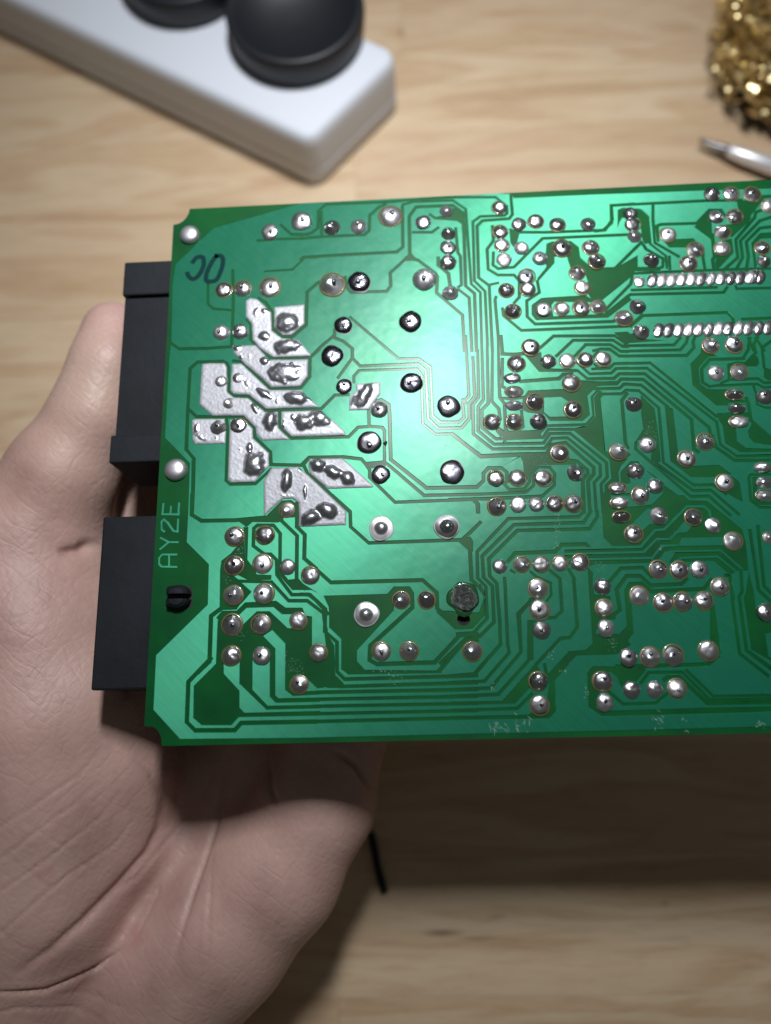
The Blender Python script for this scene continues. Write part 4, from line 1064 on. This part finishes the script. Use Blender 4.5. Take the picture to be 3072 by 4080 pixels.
# ================================================================ TABLE
table = empty('wooden_table', (0, 0.1, 0), label='pale pine table top of glued staves under the hand and the circuit board', cat='table')
M_wood = mat('pine', (0.5, 0.36, 0.22), 0.5, 0, Coat_Weight=0.15, Coat_Roughness=0.3)
b = NB(M_wood); oi = b.n('ShaderNodeObjectInfo'); tc = b.n('ShaderNodeTexCoord'); mp = b.n('ShaderNodeMapping'); mp.inputs['Scale'].default_value = (1, 9, 9)
cmb = b.n('ShaderNodeCombineXYZ'); b.l(b.math('MULTIPLY', oi.outputs['Random'], 31.0), cmb.inputs[0]); b.l(b.math('MULTIPLY', oi.outputs['Random'], 17.0), cmb.inputs[1]); b.l(tc.outputs['Object'], mp.inputs[0])
va = b.n('ShaderNodeVectorMath', operation='ADD'); b.l(mp.outputs[0], va.inputs[0]); b.l(cmb.outputs[0], va.inputs[1])
g1 = b.noise(va.outputs[0], 5.5, 3, 0.5, 1.0); g2 = b.noise(va.outputs[0], 45, 4, 0.75, 0.6)
c = b.ramp(g1, [(0.25, (0.38, 0.235, 0.13)), (0.38, (0.50, 0.345, 0.205)), (0.44, (0.60, 0.46, 0.30)), (0.52, (0.63, 0.50, 0.34)), (0.56, (0.52, 0.36, 0.215)), (0.63, (0.57, 0.42, 0.265)), (0.74, (0.42, 0.265, 0.155))])
c = b.mix(0.28, c, b.ramp(g2, [(0.35, (0.30, 0.18, 0.10)), (0.5, (0.54, 0.40, 0.26)), (0.7, (0.62, 0.49, 0.34))])); 
c = b.mix(b.math('MULTIPLY', oi.outputs['Random'], 0.32), c, (0.47, 0.32, 0.20))
gp = b.n('ShaderNodeNewGeometry')
for kx, ky, rx_, ry_, amt in [(6.9, -77.1, 13, 2.2, 0.75), (18.3, -79.0, 12, 1.5, 0.5), (25.4, -72.2, 7, 1.5, 0.35), (3.7, 293.5, 3, 5, 0.5), (81.5, -69.1, 3, 1.5, 0.4)]:      # dark knots and smudges in the wood itself
    vs1 = b.n('ShaderNodeVectorMath', operation='SUBTRACT'); b.l(gp.outputs['Position'], vs1.inputs[0]); vs1.inputs[1].default_value = (kx * MM, ky * MM, 0)
    vs2 = b.n('ShaderNodeVectorMath', operation='MULTIPLY'); b.l(vs1.outputs[0], vs2.inputs[0]); vs2.inputs[1].default_value = (1000 / rx_, 1000 / ry_, 0)
    ln3 = b.n('ShaderNodeVectorMath', operation='LENGTH'); b.l(vs2.outputs[0], ln3.inputs[0])
    f_ = b.ramp(b.math('ADD', ln3.outputs['Value'], b.math('MULTIPLY', g2, 0.6)), [(0.35, (amt,) * 3), (1.2 / 1.25, (0, 0, 0))]); c = b.mix(f_, c, (0.13, 0.085, 0.05))
b.l(c, b.b.inputs['Base Color']); b.l(b.bump(g2, 0.15, 0.0005), b.b.inputs['Normal'])
random.seed(5)
y = -180.0; row = 0
seams = {}
while y < 620:
    wd = 42.0; x = -420 - random.uniform(0, 200)
    cuts = [x]
    while cuts[-1] < 420: cuts.append(cuts[-1] + random.uniform(190, 330))
    if y < 214 <= y + wd: cuts = [-420, -230, -18, 240, 430]
    if y < 293 <= y + wd: cuts = [-430, -260, 3.6, 230, 430]
    for x0, x1 in zip(cuts, cuts[1:]):
        box('plank', table, x0 + 0.03, x1 - 0.03, y + 0.02, y + wd - 0.02, -22, random.uniform(-0.03, 0.0), M_wood, 0.08)
    y += wd

# ================================================================ CAST SHADOW STAND-IN
wp = smooth_path([[-16.4, -45.3], [-15.3, -50.3], [-14.3, -56.4], [-13.1, -60.9], [-12.0, -64.3]], 2); V = []; F = []; w0 = wp[0]  # solid black rod laid on the table in place of a cast shadow
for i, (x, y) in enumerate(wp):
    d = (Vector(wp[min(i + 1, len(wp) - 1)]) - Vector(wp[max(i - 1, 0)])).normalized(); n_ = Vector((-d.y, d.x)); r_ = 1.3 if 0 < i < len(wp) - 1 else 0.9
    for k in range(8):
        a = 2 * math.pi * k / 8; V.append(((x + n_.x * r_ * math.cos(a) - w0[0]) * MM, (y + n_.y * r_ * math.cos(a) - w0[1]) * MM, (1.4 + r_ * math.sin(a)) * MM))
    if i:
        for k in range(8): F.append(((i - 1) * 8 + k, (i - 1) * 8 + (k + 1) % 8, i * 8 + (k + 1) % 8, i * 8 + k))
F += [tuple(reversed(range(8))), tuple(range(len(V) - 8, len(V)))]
tag(place('shadow_strip', mesh('shadow_strip', V, F, M_black, True), None, (w0[0] * MM, w0[1] * MM, 0)), 'short black strip on the table beside the palm, standing in for a cast shadow', 'shadow strip')

# ================================================================ POWER STRIP
M_white = mat('white_plastic', (0.60, 0.64, 0.71), 0.6)
M_dark = mat('glossy_black_plastic', (0.007, 0.009, 0.013), 0.5)
def loop_round(poly, r, seg=5):
    out = []; n = len(poly)
    for i in range(n):
        p, a, c = Vector(poly[i]), Vector(poly[i - 1]), Vector(poly[(i + 1) % n]); u = (a - p).normalized(); v = (c - p).normalized()
        th = math.acos(max(-1, min(1, u.dot(v)))) / 2; d = r / math.tan(th); s_ = p + u * d; e = p + v * d
        ce = p + (u + v).normalized() * (r / math.sin(th)); a0 = math.atan2(s_.y - ce.y, s_.x - ce.x); a1 = math.atan2(e.y - ce.y, e.x - ce.x)
        da = (a1 - a0 + math.pi) % (2 * math.pi) - math.pi
        for k in range(seg + 1): out.append((ce.x + r * math.cos(a0 + da * k / seg), ce.y + r * math.sin(a0 + da * k / seg)))
    return out
def shells(name, parent, poly, rings, m):
    """rings: list of (inset, z); loops stacked and capped"""
    c = Vector((sum(p[0] for p in poly) / len(poly), sum(p[1] for p in poly) / len(poly))); V = []; F = []; n = len(poly)
    nr = []
    for i in range(n):
        d = (Vector(poly[(i + 1) % n]) - Vector(poly[i - 1])).normalized(); nr.append(Vector((-d.y, d.x)))
    for ins, z in rings:
        for p, q in zip(poly, nr): V.append(((p[0] + q.x * ins - c.x) * MM, (p[1] + q.y * ins - c.y) * MM, z * MM))
    for j in range(len(rings) - 1):
        for i in range(n): F.append((j * n + i, j * n + (i + 1) % n, (j + 1) * n + (i + 1) % n, (j + 1) * n + i))
    F.append(tuple((len(rings) - 1) * n + i for i in range(n))); F.append(tuple(reversed(range(n))))
    me = mesh(name, V, F, m, True); me.set_sharp_from_angle(angle=math.radians(35)) if hasattr(me, 'set_sharp_from_angle') else None
    return place(name, me, parent, (c.x * MM, c.y * MM, 0))
strip = empty('power_strip', (-0.09, 0.29, 0), label='long white plastic power strip lying on the table behind the board', cat='power strip')
A_ = Vector((-34.2, 212.8)); B_ = Vector((4.2, 254.5)); dr = Vector((-127.7, 78.5)).normalized()
foot = [tuple(A_), tuple(B_), tuple(B_ + dr * 300), tuple(A_ + dr * 300)]
pl = loop_round(foot, 7.0)
shells('lower_shell', strip, pl, [(1.2, 0.3), (0.3, 1.2), (0, 2.5), (0, 8.4), (0.7, 8.9)], M_white)
shells('upper_shell', strip, pl, [(0.8, 8.7), (0.2, 9.2), (0.3, 22), (0.8, 25), (1.8, 26.6), (3.2, 27.2)], M_white)
def plug(x, y, r, label, face):
    t = empty('plug', (x * MM, y * MM, 0.0272), label=label, cat='plug', group='round black plugs on the power strip')
    V, F = lathe([(r * .93, 0), (r * .97, 2), (r, 9), (r * 0.99, 12.2), (r * 0.95, 13.4), (r * 0.90, 12.8), (r * 0.80, 10.5), (r * 0.65, 8.0), (r * 0.5, 6.2), (r * .3, 4.8), (0.4, 4.2)], 64)
    me = mesh('plug_body', [(a * MM, c_ * MM, d * MM) for a, c_, d in V], F, M_dark, True); place('plug_body', me, t, (x * MM, y * MM, 0.0272))
plug(-39.2, 266, 28, 'round black plug nearest the rounded end of the white power strip', 0)
plug(-86.5, 297.0, 27, 'round black plug cut by the top edge, second from the end of the power strip', 0)

# ================================================================ BRASS WOOL
M_brass = mat('brass', (0.80, 0.66, 0.36), 0.34, 1.0)
wool = empty('brass_wool', (0.173, 0.262, 0), label='ball of curly brass wool in a black holder at the top right corner', cat='brass wool')
V = []; F = []; random.seed(21)
for q in range(1300):
    a = random.uniform(0, 2 * math.pi); rr = 40 * math.sqrt(random.uniform(0.25, 1)); zz = random.uniform(6, 44)
    k = math.sqrt(max(0.1, 1 - ((zz - 20) / 30) ** 2)); cx_, cy_ = 173 + rr * k * math.cos(a), 262 + rr * k * math.sin(a)
    R0 = random.uniform(2.0, 4.6); ax = Vector((random.gauss(0, 1), random.gauss(0, 1), random.gauss(0, 1))).normalized(); u = ax.orthogonal().normalized(); v = ax.cross(u); turns = random.uniform(1.0, 2.6); n = int(10 * turns) + 4; wd_ = random.uniform(0.22, 0.5); pit = random.uniform(1, 4)
    ph = random.uniform(0, 6)
    for i in range(n):
        t = i / (n - 1); an = ph + turns * 2 * math.pi * t; pr = Vector((cx_, cy_, zz)) + (u * math.cos(an) + v * math.sin(an)) * R0 + ax * (t - 0.5) * pit
        e = ax * wd_ + (u * math.cos(an) + v * math.sin(an)) * wd_ * 0.5
        for sg in (-1, 1):
            w_ = pr + e * sg; V.append(((w_.x - 173) * MM, (w_.y - 262) * MM, max(2.5, w_.z) * MM))
        if i: j = len(V) - 4; F.append((j, j + 1, j + 3, j + 2))
sh_ = place('brass_shavings', mesh('brass_shavings', V, F, M_brass, True), wool, (0.173, 0.262, 0)); sh_['kind'] = 'stuff'
V, F = lathe([(26, 0.2), (29, 0.6), (30, 3.5), (28.5, 5), (27, 4), (25, 2.5), (2, 2.2)], 48); place('holder_dish', mesh('holder_dish', [(a * MM, c_ * MM, d * MM) for a, c_, d in V], F, M_dark, True), wool, (0.173, 0.262, 0))
V, F = lathe([(25, 2.6), (27, 10), (25, 25), (20, 36), (10, 42), (2, 43)], 32, 0.1); place('inner_wad', mesh('inner_wad', [(a * MM, c_ * MM, d * MM) for a, c_, d in V], F, mat('tarnished_brass', (0.20, 0.15, 0.06), 0.5, 0.6), True), wool, (0.173, 0.262, 0))

# ================================================================ SOLDERING IRON
M_steel = mat('plated_steel', (0.82, 0.83, 0.88), 0.38, 0.6); M_bit = mat('sooty_iron_bit', (0.16, 0.16, 0.17), 0.35, 0.9)
p0_ = Vector((127.5, 224.9, 4.5)); d_ = Vector((154.8 - 127.5, 209.3 - 224.9, 1.6)).normalized()
iron = empty('soldering_iron', (0.1275, 0.2249, 0.0), label='soldering iron with a dark tapered tip lying beside the brass wool', cat='soldering iron')
def rod(name, prof, m, parent=iron):
    V, F = lathe([(r, 0) for r, t in prof], 20); zq = [t for r, t in prof]; u = d_.orthogonal().normalized(); v = d_.cross(u); W = []
    for j, (r, t) in enumerate(prof):
        for i in range(20):
            a = 2 * math.pi * i / 20; W.append((p0_ + d_ * t + (u * math.cos(a) + v * math.sin(a)) * r - ORG[iron] / MM) * MM)
    F.append(tuple(reversed(range(20)))); return place(name, mesh(name, W, F, m, True), parent, ORG[iron])
rod('bit', [(0.5, 0), (0.8, 0.5), (1.2, 4), (1.8, 11), (2.1, 13)], M_bit)
rod('barrel', [(2.0, 12.5), (2.3, 13), (3.0, 20), (3.5, 55)], M_steel)
rod('handle', [(4.5, 54), (7, 56), (8, 75), (8, 160), (6, 165)], M_dark)
